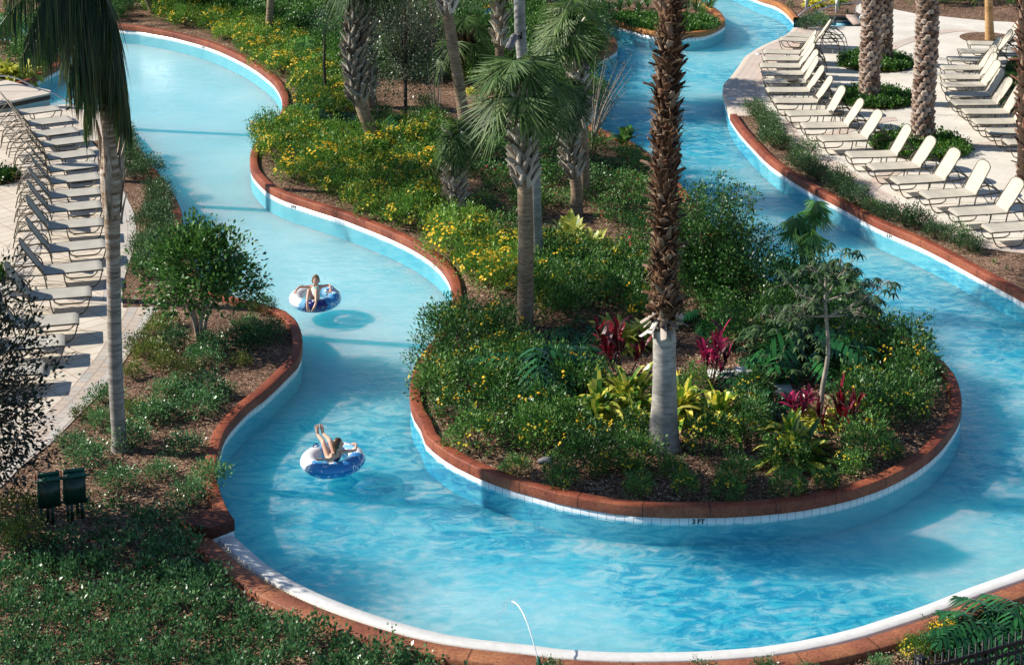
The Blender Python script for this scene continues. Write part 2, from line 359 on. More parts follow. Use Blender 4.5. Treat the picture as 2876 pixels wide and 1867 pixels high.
# notch where the left curb ends above the gutter
e0 = Vector(pLB[-1]); e0.z = 0; e1 = G(588, 1492, 0); dd = (e1-e0)
nd = np.array([tuple(e0+dd*k) for k in (0, .5, 1, 1.25)])
def cap(path, w_, side, parent, m):
    q = [(0, .12), (0, T-.01), (w_, T-.01), (w_, -.05), (0, -.05)]
a2 = G(659, 1458, T); b2 = G(592, 1484, T); c2_ = G(498, 1462, T); d2 = G(560, 1437, T); e2 = G(600, 1425, T)
poly = [a2, b2, c2_, d2, e2, G(640, 1432, T)]
g = Geo(); top = np.array([[p.x, p.y, T+.002] for p in poly]); low = top.copy(); low[:, 2] = .10; mid = top.copy(); mid[:, 2] = T-.02
cc = top.mean(0); ti = cc+(top-cc)*.97; ti[:, 2] = T+.002
g.add(ti, [list(range(len(poly)))[::-1] if False else list(range(len(poly)))])
cl = lambda a: np.vstack([a, a[:1]])
g.grid(np.array([cl(low), cl(mid), cl(ti)])); obj('curb_return', g, m_curb, c5)
g = Geo(); l1 = cc+(low-cc)*.985; l1[:, 2] = .105; l0 = l1.copy(); l0[:, 2] = -.3; L = np.concatenate([[0], np.cumsum(np.linalg.norm(np.diff(cl(l1), axis=0), axis=1))])
g.grid(np.array([cl(l0), cl(l1)]), uv=np.array([np.column_stack([L, L*0-.3]), np.column_stack([L, L*0+.121])])); obj('waterline_tile', g, m_tile, c5)
# bottom bank: white lip at the water, gutter grating, low curb
c6 = obj('pool_curb', ribbon(pBB, [(.40, -.05), (.40, .115), (.41, .13), (.70, .13), (.72, .11), (.72, -.06)], -1), m_curb_near)
tag(c6, 'long low red brown curb along the near bank outside the white lip', 'curb')
m_lip = simple('white_lip_stone', [(.66,.65,.62),(.78,.77,.74)], 9, .55, .004)
obj('pool_lip', ribbon(pBB, [(0, -.38), (0, .035), (.012, .05), (.235, .06), (.25, .045), (.25, -.06)], -1), m_lip, c6)
def gratemat():
    m, n, l, bs = newmat('gutter_grating'); uv = coords(n, 'UV'); wv = n.new('ShaderNodeTexWave'); wv.bands_direction = 'X'; l.new(uv, wv.inputs[0]); wv.inputs['Scale'].default_value = 5.5
    r = ramp(n, [(.10,.09,.07),(.66,.62,.50)], [.25,.5]); l.new(wv.outputs['Fac'], r.inputs[0]); l.new(r.outputs[0], bs.inputs['Base Color']); bump(n, l, wv.outputs['Fac'], .8, .01, bs); return m
obj('gutter_grating', ribbon(pBB, [(.25, .012), (.40, .012)], -1), gratemat(), c6)
# deck rims at the water (light coping with tiles below)
m_rim = simple('pale_coping', [(.52,.42,.34),(.64,.55,.46)], 5, .6)
def rim(path, side, label):
    o = obj('deck_coping', ribbon(path, [(0, .1), (0, .19), (.012, .206), (.22, .206)], side), m_rim); tag(o, label, 'pool coping')
    obj('waterline_tile', ribbon(path, [(.012, -.04), (.012, .105), (.1, .105)], side), m_tile, o)
    obj('pool_wall', ribbon(path, [(.014, -.38), (.014, -.04)], side), m_wall, o)
rim(pRDK, 1, 'pale pink coping where the right deck meets the water'); rim(pLDK, -1, 'pale pink coping where the left deck meets the water')

# land sheets (mulch)
def off(path, d): return [tuple(p) for p in offset2(path, d)]
isl_w = off(pISL, .15); isl = [(-60, 75)]+isl_w+[(12, 140), (-60, 140)]
struct('island_ground', sheet(isl, .19), m_mulch)
struct('far_planter_ground', sheet(off(pPL2, .15)+[(14, 140), (4, 140), (3, 70)], .19), m_mulch)
rall = off(pRB0, .1)
R1 = [V2[:2] for V2 in [tuple(G(2236, 44, .19)), tuple(G(2388, 44, .19))]]
struct('far_right_ground', sheet(off(pRB0, .15)+R1+[tuple(G(2420, 44, .19))[:2], tuple(G(2420, 75, .19))[:2], (90, 58), (90, 160), (20, 160)], .184), m_mulch)
inl = [tuple(G(*p, .19))[:2] for p in [(2232,80),(2300,74),(2420,74)]]
struct('right_ground', sheet([inl[0]]+off(pRDK, .1)+off(pRB, .15)+[(60, 20), (90, 20), (90, 75), inl[2], inl[1]], .19), m_mulch)
struct('left_ground', sheet([(-90, 60)]+off(pLDK, -.1)+off(pLB, -.15)+[tuple(G(540, 1482, .19))[:2], tuple(G(200, 1500, .19))[:2], (-30, 26), (-90, 26)], .19), m_mulch)
struct('near_ground', sheet([tuple(G(-600, 1250, .02))[:2], tuple(G(560, 1350, .02))[:2]]+off(pBB, -.6)+[(40, 32), (60, 12), (-60, 12)], .025), m_mulch)
struct('upper_left_ground', sheet([tuple(G(-400, 330, .19))[:2]]+[tuple(G(0, 270, .19))[:2]]+off(pULG, .15)+[(-60, 62)], .19), m_mulch)

e_ = [G(545, 1480, .19), G(200, 1500, .19), Vector((-30, 26, .19))]
g = Geo(); g.grid(np.array([[(p.x, p.y, p.z) for p in e_], [(p.x, p.y-.55, .02) for p in e_]])[::-1]); struct('ground_slope', g, m_mulch)
# paving
def px(l, z=.2): return [tuple(G(p[0], p[1], z))[:2] for p in l]
LSTRIP = [(300,390),(257,397),(277,421),(315,480),(349,541),(361,566),(377,602),(383,652),(377,692),(361,744),(348,789),(343,840),(346,864),(441,862),(425,897),(401,933),(377,973),(345,1021),(305,1073),(261,1126),(225,1162),(172,1216),(140,1247),(60,1310),(0,1370),(-120,1460)]
Ldeck = [(-90, 60)]+off(pLDK, -.2)+px(LSTRIP)+[(-40, 30), (-90, 30)]
struct('left_deck', sheet(Ldeck, .2), m_deckL)
RSTRIP = [(2076,321),(2152,321),(2168,341),(2196,381),(2236,425),(2277,449),(2317,469),(2373,506),(2421,538),(2461,562),(2497,586),(2537,602),(2573,620),(2640,655),(2702,678),(2758,697),(2876,712),(3000,760)]
Rtop = [(2870,66),(2858,64),(2758,58),(2678,50),(2577,40),(2517,28),(2489,18),(2420,5),(2400,30),(2425,47),(2425,75),(2300,75),(2234,82)]
Rdeck = px([(2234,82)])+off(pRDK, .2)+px(RSTRIP)+[(40, 40), (80, 40), (80, 66)]+px([(3100,80)])+px(Rtop[:-1])
struct('right_deck', sheet(Rdeck, .2), m_deckR)
def band(name, path, o1, o2, m, z=.206, side=1, zz=0):
    struct(name, ribbon(path, [(o1, z), (o2, z)], side), m)
lst = catmull([G(*p, .2) for p in LSTRIP[13:]]); band('border_band', lst, 0, .62, m_bandL, .204, -1); band('border_band', lst, .05, .2, m_bandG, .208, -1)
lst2 = catmull([G(*p, .2) for p in LSTRIP[2:12]]); band('border_band', lst2, 0, .42, m_bandG, .204, -1)
band('border_band', pLDK, .22, .75, m_bandR, .204, -1)
rst = catmull([G(*p, .2) for p in RSTRIP[2:]]); band('border_band', rst, .0, .55, m_bandR, .204, 1)
band('border_band', pRDK, .22, 1.15, m_bandR, .204, 1)
# walk crossing the left deck, and the path at far right
lc = catmull([G(*p, .2) for p in [(60,430),(75,520),(90,600),(60,680),(30,760),(-40,840)]]); band('border_band', lc, 0, .5, m_bandG, .2085, 1)
for pts in ([(2420,560),(2560,470),(2700,425),(2900,400)], [(2480,160),(2560,120),(2700,90),(2800,130)], [(2330,390),(2480,345),(2520,340)]):
    band('border_band', catmull([G(*p, .2) for p in pts]), 0, .45, m_bandR, .2085, 1)

# footbridge deck at upper left and the inlet under it
brid = [(-260,335),(0,291),(141,262),(142,254),(105,246),(70,240),(30,228),(0,222),(-300,170)]
bp_ = px(brid, .3)
m_plank = deckmat('bridge_boards', rad(-14), (5, .16), (.62,.53,.44), (.70,.62,.53), (.30,.22,.17), .01)
g = sheet(bp_, .30); bo = obj('footbridge', g, m_plank); tag(bo, 'pale boarded footbridge deck over the inlet at the upper left', 'footbridge')
loop = np.array([(a, b, 0) for a, b in bp_+[bp_[0]]]); gg = Geo()
r0 = loop.copy(); r0[:, 2] = .297; r1 = loop.copy(); r1[:, 2] = .24; gg.grid(np.array([r1, r0])); obj('pale_edge', gg, m_rim, bo)
inn = loop.copy(); c_ = inn.mean(0); gg = Geo(); r0 = loop.copy(); r0[:, :2] = c_[:2]+(loop[:, :2]-c_[:2])*.99
r1 = r0.copy(); r0[:, 2] = .239; r1[:, 2] = .1; gg.grid(np.array([r1, r0])); obj('fascia', gg, simple('dark_wood', [(.05,.03,.02),(.09,.05,.035)], 8, .8), bo)
gg = Geo(); r2 = r1.copy(); r2[:, 2] = -.38; gg.grid(np.array([r2, r1])); obj('waterline_tile', gg, m_tile, bo)
# steps inlet at upper right
m_dark = simple('dark_bronze_edge', [(.05,.05,.045),(.09,.085,.07)], 8, .6)
g = Geo(); A = G(2229,46,.19); B = G(2440,49,.19)
n_ = 2; g.box(((A.x+B.x)/2, (A.y+B.y)/2, .14), (B.x-A.x, .16, .12), taper=1); wl = obj('inlet_wall', g, m_dark)
tag(wl, 'dark topped low wall behind the water inlet and steps at top right', 'low wall')
g = Geo(); g.box(((A.x+B.x)/2, (A.y+B.y)/2, -.16), (B.x-A.x, .12, .44)); obj('waterline_tile', g, m_tile, wl)
g = Geo(); A = G(2320,72,0); B = G(2384,72,0)
for k in range(3): g.box(((A.x+B.x)/2+k*.12, A.y+.9, -.25+k*.08), (B.x-A.x-k*.24, 2.0, .12))
tag(obj('pool_steps', g, m_plaster), 'white plaster steps under the water of the inlet at top right', 'steps')
g = Geo(); A = G(2402,60,.2); g.box((A.x, A.y, .24), (.42, 1.5, .10)); tag(obj('coping_block', g, m_bandR), 'pink paver block beside the handrails at top right', 'paving block')

# depth markings on the tiles
m_black = simple('black_glazed_letters', [(.02,.02,.02),(.03,.03,.03)], 4, .4)
def marking(px_, py_, path, side, parent, size=.11):
    p = G(px_, py_, .06); i = int(np.argmin(np.hypot(path[:, 0]-p.x, path[:, 1]-p.y))); i = min(max(i, 1), len(path)-2)
    t = path[i+1]-path[i-1]; ang = math.atan2(t[1], t[0])
    if side < 0: ang += PI
    cu = bpy.data.curves.new('depth_marking', 'FONT'); cu.body = '3 FT'; cu.size = size; cu.extrude = .002; cu.align_x = 'CENTER'; cu.offset = .0035
    tmp = bpy.data.objects.new('t', cu); COL.objects.link(tmp); bpy.context.view_layer.update()
    me = bpy.data.meshes.new_from_object(tmp.evaluated_get(bpy.context.evaluated_depsgraph_get())); bpy.data.objects.remove(tmp)
    me.name = 'depth_marking'; me.materials.clear(); me.materials.append(m_black)
    o = bpy.data.objects.new('depth_marking', me); COL.objects.link(o)
    o.parent = parent; n = np.array([math.sin(ang), -math.cos(ang)])
    o.location = (path[i][0]+n[0]*-.008, path[i][1]+n[1]*-.008, .006); o.rotation_euler = (PI/2, 0, ang)
marking(1970, 1462, pISL, 1, c1); marking(822, 574, pISL, 1, c1); marking(581, 134, pISL, 1, c1); marking(2504, 664, pRB, 1, c4)
# ---------------------------------------------------------------- plants
def kites(P, D, N, L, W, m=.5):
    """n flat leaves as four-cornered kites"""
    L = np.broadcast_to(L, (len(P),))[:, None]; W = np.broadcast_to(W, (len(P),))[:, None]
    s = unit(np.cross(D, N))*W/2; c = P+D*L*m
    up = unit(np.cross(s, D))*L*.06
    return np.stack([P, c-s+up, P+D*L, c+s+up], 1)
def rdir(n): return unit(rng.normal(size=(n, 3)))
def leafball(g, c, r, nc, nl, L, W, clump=.12, shell=.55, up=.35, bottom=-.3, noise_=.5, jit=.35, lumpy=.18):
    """clumps of leaves in an ellipsoid shell; gaps stay between the clumps"""
    u = rdir(nc*3); u = u[u[:, 2] > bottom][:nc]; rr = (shell+(1-shell)*rng.random(len(u))**.6)*(1+lumpy*rng.normal(size=len(u)))
    C = np.asarray(c)+u*rr[:, None]*np.asarray(r)
    k = np.repeat(np.arange(len(u)), nl); n = len(k); o = rng.normal(size=(n, 3))*clump
    P = C[k]+o; out = unit(u[k]+noise_*rng.normal(size=(n, 3))+np.array([0, 0, up])); N = unit(rng.normal(size=(n, 3))*.6+np.array([0, 0, 1.])+u[k]*.6)
    g.quads(kites(P, out, N, L*(1+jit*rng.normal(size=n)).clip(.5, 1.6), W*(1+jit*rng.normal(size=n)).clip(.5, 1.5)))
    return C
def twigs(g, base, C, r=.006, sides=4, bend=.15):
    for c in C:
        m = (np.asarray(base)+c)/2+np.array([0, 0, bend*np.linalg.norm(c-base)*.3])+rng.normal(size=3)*.03
        g.tube([base, m, c], [r*1.6, r, r*.5], sides, caps=False)
def blades(g, P, D, L, W, droop, segs=4, prof=None, split=False, N=None, twist=0):
    """curved ribbons; split=True leaves the halves as separate islands for two-tone leaves"""
    n = len(P); t = np.linspace(0, 1, segs+1)[None, :, None]
    L = np.broadcast_to(L, (n,))[:, None, None]; W = np.broadcast_to(W, (n,))[:, None, None]; dr = np.broadcast_to(droop, (n,))[:, None, None]
    C = P[:, None, :]+D[:, None, :]*L*t+np.array([0, 0, -1.])*dr*L*t*t
    s = np.cross(D, np.array([0, 0, 1.]) if N is None else N); s = unit(s+1e-6)
    pr = np.array(prof if prof is not None else np.sin(PI*(np.linspace(.06, 1, segs+1)))**.7).clip(.02, 1)[None, :, None]
    A = C-s[:, None]*W*pr/2; B = C+s[:, None]*W*pr/2; lift = np.array([0, 0, 1.])*W*pr*.18
    A = A+lift; B = B+lift
    if split:
        for X, Y in ((A, C), (C, B)):
            g.quads(np.stack([X[:, :-1], Y[:, :-1], Y[:, 1:], X[:, 1:]], 2).reshape(-1, 4, 3))
    else:
        rows = np.stack([A, B], 2)   # n, segs+1, 2, 3
        base = np.arange(n)[:, None]*(segs+1)*2; i = np.arange(segs)[None, :]*2
        f = np.stack([base+i, base+i+1, base+i+3, base+i+2], -1).reshape(-1, 4)
        g.add(rows.reshape(-1, 3), f)
def fan(g, hub, A, N, R, nseg=26, arc=2.0, droop=.35, w=.05):
    """one palmate leaf"""
    A = unit(np.asarray(A, float)); N = unit(np.asarray(N, float)-A*np.dot(N, A)); Sx = np.cross(A, N)
    ph = np.linspace(-arc, arc, nseg)+rng.normal(size=nseg)*.03
    D = np.cos(ph)[:, None]*A+np.sin(ph)[:, None]*Sx+N*(.10+.22*np.abs(np.sin(ph)))[:, None]+rng.normal(size=(nseg, 3))*.03
    D = unit(D); L = R*(.78+.22*np.cos(ph*.8))*(1+.06*rng.normal(size=nseg))
    blades(g, np.repeat([hub], nseg, 0), D, L, w, droop*(.6+.5*rng.random(nseg)), 4, [.25, .8, 1, .6, .05], N=np.cross(D, np.cross(N, D)))
def fancrown(g, gp, top, n, pet, R, el0=80, el1=-55, nseg=24, droop=.4, w=.045, arc=1.9):
    for i in range(n):
        k = i/(n-1); az = i*2.39996+rng.normal()*.2; el = rad(el0+(el1-el0)*k**.9+rng.normal()*8)
        d = np.array([math.cos(az)*math.cos(el), math.sin(az)*math.cos(el), math.sin(el)])
        Lp = pet*(.8+.4*rng.random()); base = np.asarray(top)+np.array([0, 0, -.25*k])
        t = np.linspace(0, 1, 6)[:, None]; pth = base+d*Lp*t+np.array([0, 0, -1.])*.25*Lp*t*t*math.cos(el)
        gp.tube(pth, np.linspace(.022, .010, 6), 4, caps=False)
        ax = unit(pth[-1]-pth[-2]+np.array([0, 0, -.15])); fan(g, pth[-1], ax, np.cross(np.cross(ax, [0, 0, 1.]), ax)+1e-4, R*(.8+.3*rng.random()), nseg, arc, droop*(.7+.8*k), w)
def frond(g, base, az, el, L, droop, nl=46, ll=.5, lw=.028, ldroop=.6, hang=.5, curve=None):
    """one feather leaf: rachis and two rows of leaflets"""
    t = np.linspace(0, 1, 14)[:, None]; h = np.array([math.cos(az), math.sin(az), 0]); d = h*math.cos(el)+np.array([0, 0, math.sin(el)])
    pth = np.asarray(base)+d*L*t+np.array([0, 0, -1.])*droop*L*t**2
    g.tube(pth, np.linspace(.03, .005, 14), 4, caps=False)
    u = np.linspace(.12, 1, nl); idx = u*13; i0 = np.minimum(idx.astype(int), 12); fr = (idx-i0)[:, None]; P = pth[i0]*(1-fr)+pth[i0+1]*fr
    T_ = unit(pth[i0+1]-pth[i0]); side = unit(np.cross(T_, [0, 0, 1.])+1e-5)
    for s in (-1, 1):
        D = unit(s*side*(.9)+T_*.55+np.array([0, 0, -1.])*hang+rng.normal(size=(nl, 3))*.12)
        Ls = ll*(.45+.75*np.sin(PI*np.clip(u, .05, .97)))*(1+.12*rng.normal(size=nl))
        blades(g, P, D, Ls, lw, ldroop, 3, [.6, 1, .7, .05])

M = {}
M['yb'] = leafmat('bright_bush_leaves', [(.04,.14,.015),(.10,.27,.03),(.19,.40,.05),(.30,.50,.08)], .45, .3)
M['gb'] = leafmat('green_bush_leaves', [(.02,.08,.015),(.05,.17,.028),(.11,.28,.045),(.18,.36,.08)], .45, .25)
M['hedge'] = leafmat('hedge_leaves', [(.03,.10,.035),(.065,.20,.06),(.12,.30,.10),(.25,.44,.19)], .3, .3)
M['hedgey'] = leafmat('yellow_green_leaves', [(.04,.10,.015),(.10,.18,.03),(.2,.27,.05),(.32,.30,.08)], .4, .25)
M['dark'] = leafmat('dark_tree_leaves', [(.010,.022,.012),(.018,.035,.016),(.035,.055,.03),(.08,.09,.06)], .35, .08)
M['lig'] = leafmat('glossy_tree_leaves', [(.012,.05,.01),(.03,.12,.02),(.07,.21,.035),(.15,.31,.07)], .38, .2)
M['grey'] = leafmat('grey_green_leaves', [(.02,.045,.02),(.06,.10,.05),(.12,.165,.09),(.22,.26,.17)], .35, .15)
M['olive'] = leafmat('olive_leaves', [(.025,.07,.02),(.06,.13,.035),(.11,.19,.06),(.20,.27,.12)], .35, .15)
M['sprig'] = leafmat('strip_shrub_leaves', [(.025,.08,.02),(.06,.15,.04),(.11,.22,.07),(.18,.28,.12)], .45, .2)
M['cover'] = leafmat('ground_cover_leaves', [(.02,.08,.012),(.05,.16,.02),(.10,.26,.035),(.15,.32,.05)], .4, .25)
M['gingr'] = leafmat('striped_ginger_leaves', [(.06,.19,.02),(.14,.30,.03),(.72,.68,.08),(.88,.84,.18)], .35, .3, [0,.48,.60,1])
M['gingy'] = leafmat('yellow_ginger_leaves', [(.30,.42,.04),(.66,.68,.08),(.82,.78,.12),(.92,.88,.30)], .4, .3)
M['cord'] = leafmat('magenta_ti_leaves', [(.03,.004,.010),(.10,.008,.02),(.28,.012,.045),(.52,.025,.09)], .3, .25)
M['phil'] = leafmat('split_leaf_green', [(.010,.05,.02),(.02,.11,.035),(.04,.18,.05)], .22, .12)
M['ban'] = leafmat('banana_leaves', [(.05,.18,.03),(.12,.30,.04),(.30,.44,.08)], .3, .3)
M['fanp'] = leafmat('fan_palm_leaves', [(.025,.07,.015),(.06,.14,.03),(.12,.21,.06),(.19,.27,.11)], .5, .35, None, .3)
M['fang'] = leafmat('fresh_fan_leaves', [(.12,.34,.07),(.22,.50,.12),(.34,.62,.20)], .35, .45)
M['frondd'] = leafmat('feather_palm_leaves', [(.008,.03,.008),(.02,.06,.012),(.06,.14,.025),(.22,.22,.06)], .35, .4)
M['lily'] = leafmat('strap_leaves', [(.03,.10,.02),(.06,.18,.03),(.13,.27,.06)], .35, .2)
M['grass'] = leafmat('lawn_blades', [(.03,.12,.012),(.06,.19,.02),(.10,.26,.03)], .5, .3)
M['yfl'] = leafmat('yellow_petals', [(.92,.58,.01),(.98,.72,.02),(1.0,.84,.06)], .6, .25)
M['rfl'] = leafmat('red_petals', [(.65,.01,.03),(.80,.02,.06)], .6, .2)
m_twig = simple('twig_bark', [(.10,.07,.05),(.25,.19,.14)], 12, .8)
m_pale = simple('pale_bark', [(.22,.18,.14),(.45,.39,.32)], 9, .8, .01)
m_darkbark = simple('dark_bark', [(.03,.024,.02),(.08,.06,.05)], 9, .85, .01)

def flowerset(g, C, R, n, size=.055, topz=.0):
    """small five-petalled faces looking up and out"""
    k = max(4, n//7); u = rdir(k*4); u = u[u[:, 2] > topz+.05][:k]; u = unit(np.repeat(u, n//max(len(u), 1)+1, 0)[:n]+rng.normal(size=(n, 3))*.17); u[:, 2] = np.abs(u[:, 2]); n = len(u); P = np.asarray(C)+u*np.asarray(R)*(1.0+.10*rng.random((len(u), 1)))
    N = unit(u+np.array([0, -.2, .5])+.4*rng.normal(size=u.shape)); A = unit(np.cross(N, rng.normal(size=u.shape))); B = np.cross(N, A)
    s = size*(.6+.7*rng.random((len(u), 1)))
    for k in range(3):
        a = k*2*PI/3; D = A*math.cos(a)+B*math.sin(a)
        g.quads(kites(P-D*s*.5, D, N, s[:, 0]*1.0, s[:, 0]*.5))
def bush(name, r, h, nc, nl, L, W, mat, flowers=0, fmat='yfl', up=.35, clump=.09, label='', cat='bush', group=None, shell=.5, fsize=.055, lumpy=.18, stems=True):
    g = Geo(); C = leafball(g, (0, 0, h*.38), (r, r, h*.62), nc, nl, L, W, clump, shell, up, -.35, lumpy=lumpy)
    g.v = [np.maximum(v, [-9, -9, .01]) for v in g.v]
    o = obj(name, g, M[mat]); tag(o, label, cat, group)
    if stems:
        t = Geo(); twigs(t, np.array([0, 0, 0.]), C[::max(1, len(C)//14)], .007); obj('stems', t, m_twig, o)
    if flowers:
        f = Geo(); flowerset(f, (0, 0, h*.38), (r, r, h*.62), flowers, fsize); tag(obj('flowers', f, M[fmat], o), kind='stuff')
    o.location = (0, -200, 0); return proto(o)
# -- scatter helpers working on photograph pixels
EXCL = []
def scatter(poly, spacing, z=.2, maxn=400, sc=1.2084, seed=1, margin=0):
    """points inside a pixel polygon (2380 px wide view) at least `spacing` metres apart"""
    r = np.random.default_rng(seed); pl = [tuple(V(x, y, z))[:2] for x, y in poly]
    xs = [p[0] for p in pl]; ys = [p[1] for p in pl]; out = []
    for _ in range(maxn*60):
        x = r.uniform(min(xs), max(xs)); y = r.uniform(min(ys), max(ys))
        if inpoly(x, y, pl) and all((x-a)**2+(y-b)**2 > c*c for a, b, c in EXCL) and all((x-a)**2+(y-b)**2 > spacing**2 for a, b in out): out.append((x, y))
        if len(out) >= maxn: break
    return [(x, y, z) for x, y in out]

# -- mulch chips lying on the beds: one uncountable mass
def chips():
    ipoly = [(p[0], p[1]) for p in ISL]+[(1500,0),(0,0)]
    lpoly = [(p[0], p[1]) for p in LB]+[(540,1482),(200,1500),(-20,1500),(-20,1390)]+[(p[0], p[1]) for p in LSTRIP[:-1]][::-1]
    rpoly = [(p[0], p[1]) for p in RB]+[(p[0], p[1]) for p in RSTRIP][::-1]
    npoly = [(-20,1480),(560,1480)]+[(p[0]-50, p[1]+50) for p in BB if p[1] < 1700]+[(p[0], p[1]+75) for p in BB if p[1] >= 1700]+[(2960,1900),(-20,1900)]
    opoly = [(2186,2),(2240,40),(2388,42),(2330,2)]; tpoly = [(2489,0),(2489,16),(2577,38),(2678,48),(2876,62),(2876,0)]; ppoly = [(1690,40),(2030,40),(1990,90),(1850,95),(1720,66)]
    q = []
    def world(path, d, extra): return np.array(off(path, d)+extra)
    wi = world(pISL, .37, [(12, 140), (-60, 140)]); wl = world(pLB, -.37, px([(540,1482),(200,1500),(-60,1500)])+px(LSTRIP[::-1])); wr = np.array(off(pRB, .36)+px(RSTRIP[::-1]))
    wn = np.array(px([(-40,1478),(520,1478)], .03)+off(pBB[3:], -.74)+[(40, 20), (-40, 20)])
    for poly, n, z, wp in ((ipoly, 52000, .20, wi), (lpoly, 16000, .20, wl), (rpoly, 7000, .20, wr), ([(-20,1470),(2900,1470),(2900,1900),(-20,1900)], 45000, .035, wn), (opoly, 900, .2, None), (tpoly, 1400, .2, None), (ppoly, 700, .2, None)):
        if wp is not None: poly = [(-20, -10), (2900, -10), (2900, 1900), (-20, 1900)] if poly is not ipoly else [(300, -10), (2900, -10), (2900, 1460), (300, 1460)]
        a = np.array(poly, float); lo = a.min(0); hi = a.max(0); n2 = n*2 if wp is not None else n
        X = rng.uniform(lo[0], hi[0], n2); Y = rng.uniform(lo[1], hi[1], n2)
        x = (X-CX)/F; u = -(Y-CY)/F; dy = math.cos(TL)+u*math.sin(TL); dz = -math.sin(TL)+u*math.cos(TL); t = (z-HC)/dz; WX = x*t; WY = dy*t
        w_ = wp if wp is not None else np.array([tuple(G(p[0], p[1], z))[:2] for p in poly])
        ins = np.zeros(len(X), bool); j = len(w_)-1
        for i in range(len(w_)):
            ins ^= ((w_[i, 1] > WY) != (w_[j, 1] > WY)) & (WX < (w_[j, 0]-w_[i, 0])*(WY-w_[i, 1])/(w_[j, 1]-w_[i, 1]+1e-12)+w_[i, 0]); j = i
        m_ = ins.sum(); q.append(np.column_stack([WX[ins], WY[ins], z+rng.random(m_)*.035]))
    P = np.concatenate(q); n = len(P); az = rng.random(n)*2*PI; D = np.stack([np.cos(az), np.sin(az), rng.normal(size=n)*.25], 1); D = unit(D)
    N = unit(np.array([0, 0, 1.])+rng.normal(size=(n, 3))*.35); g = Geo(); g.quads(kites(P, D, N, .035+.06*rng.random(n), .018+.022*rng.random(n)))
    m = leafmat('bark_chips', [(.05,.025,.016),(.20,.10,.055),(.42,.25,.15),(.70,.52,.36)], .85, 0, [0,.35,.7,1], .15, 0)
    tag(obj('mulch_chips', g, m), 'loose brown and tan bark chips strewn over the beds', 'mulch', kind='stuff')
chips()
# ---------------------------------------------------------------- palms
def ringbark(name, c, scale, dist=.012, stretch=(1, 1, 7), rot=None):
    m, n, l, bs = newmat(name); v = coords(n)
    mp = n.new('ShaderNodeMapping'); l.new(v, mp.inputs[0]); mp.inputs['Scale'].default_value = stretch
    t = noise(n, l, scale, 5, mp.outputs[0], .7); t2 = noise(n, l, 1.2, 3, v)
    r = ramp(n, c, [.3+.4*i/(len(c)-1) for i in range(len(c))]); l.new(t.outputs[0], r.inputs[0])
    f = mapr(n, l, t2.outputs[0], .35, .65, .75, 1.15); h = n.new('ShaderNodeHueSaturation'); l.new(r.outputs[0], h.inputs['Color']); l.new(f, h.inputs['Value'])
    l.new(h.outputs[0], bs.inputs['Base Color']); bs.inputs['Roughness'].default_value = .9; bs.inputs['Specular IOR Level'].default_value = .15
    bump(n, l, t.outputs[0], .9, dist, bs); return m
m_sab = ringbark('ringed_tan_bark', [(.11,.075,.05),(.33,.24,.16),(.48,.37,.26)], 5, .03)
m_smooth = ringbark('smooth_grey_bark', [(.20,.18,.16),(.40,.37,.33),(.55,.51,.46)], 4, .012, (1, 1, 4))
m_grey = ringbark('pale_grey_bark', [(.22,.21,.20),(.34,.33,.31),(.46,.45,.42)], 3, .008, (1, 1, 3))
m_orange = ringbark('orange_bark', [(.34,.18,.07),(.55,.33,.15),(.66,.46,.26)], 4, .02)
m_boot = leafmat('grey_leaf_bases', [(.14,.105,.08),(.36,.31,.25),(.54,.48,.41),(.68,.63,.56)], .8, 0, None, .2)
m_bootb = leafmat('brown_leaf_bases', [(.05,.022,.012),(.17,.075,.04),(.30,.155,.09),(.46,.33,.24)], .75, 0, [0,.35,.7,1], .25)
m_bootd = leafmat('date_palm_stubs', [(.16,.10,.07),(.36,.27,.21),(.50,.42,.35)], .85, 0, None, .15)
m_core = simple('dark_fibre', [(.03,.018,.012),(.09,.055,.035)], 14, .95, .02)
m_fibre = leafmat('hanging_fibre', [(.06,.03,.015),(.22,.12,.06),(.40,.27,.15)], .8, 0)

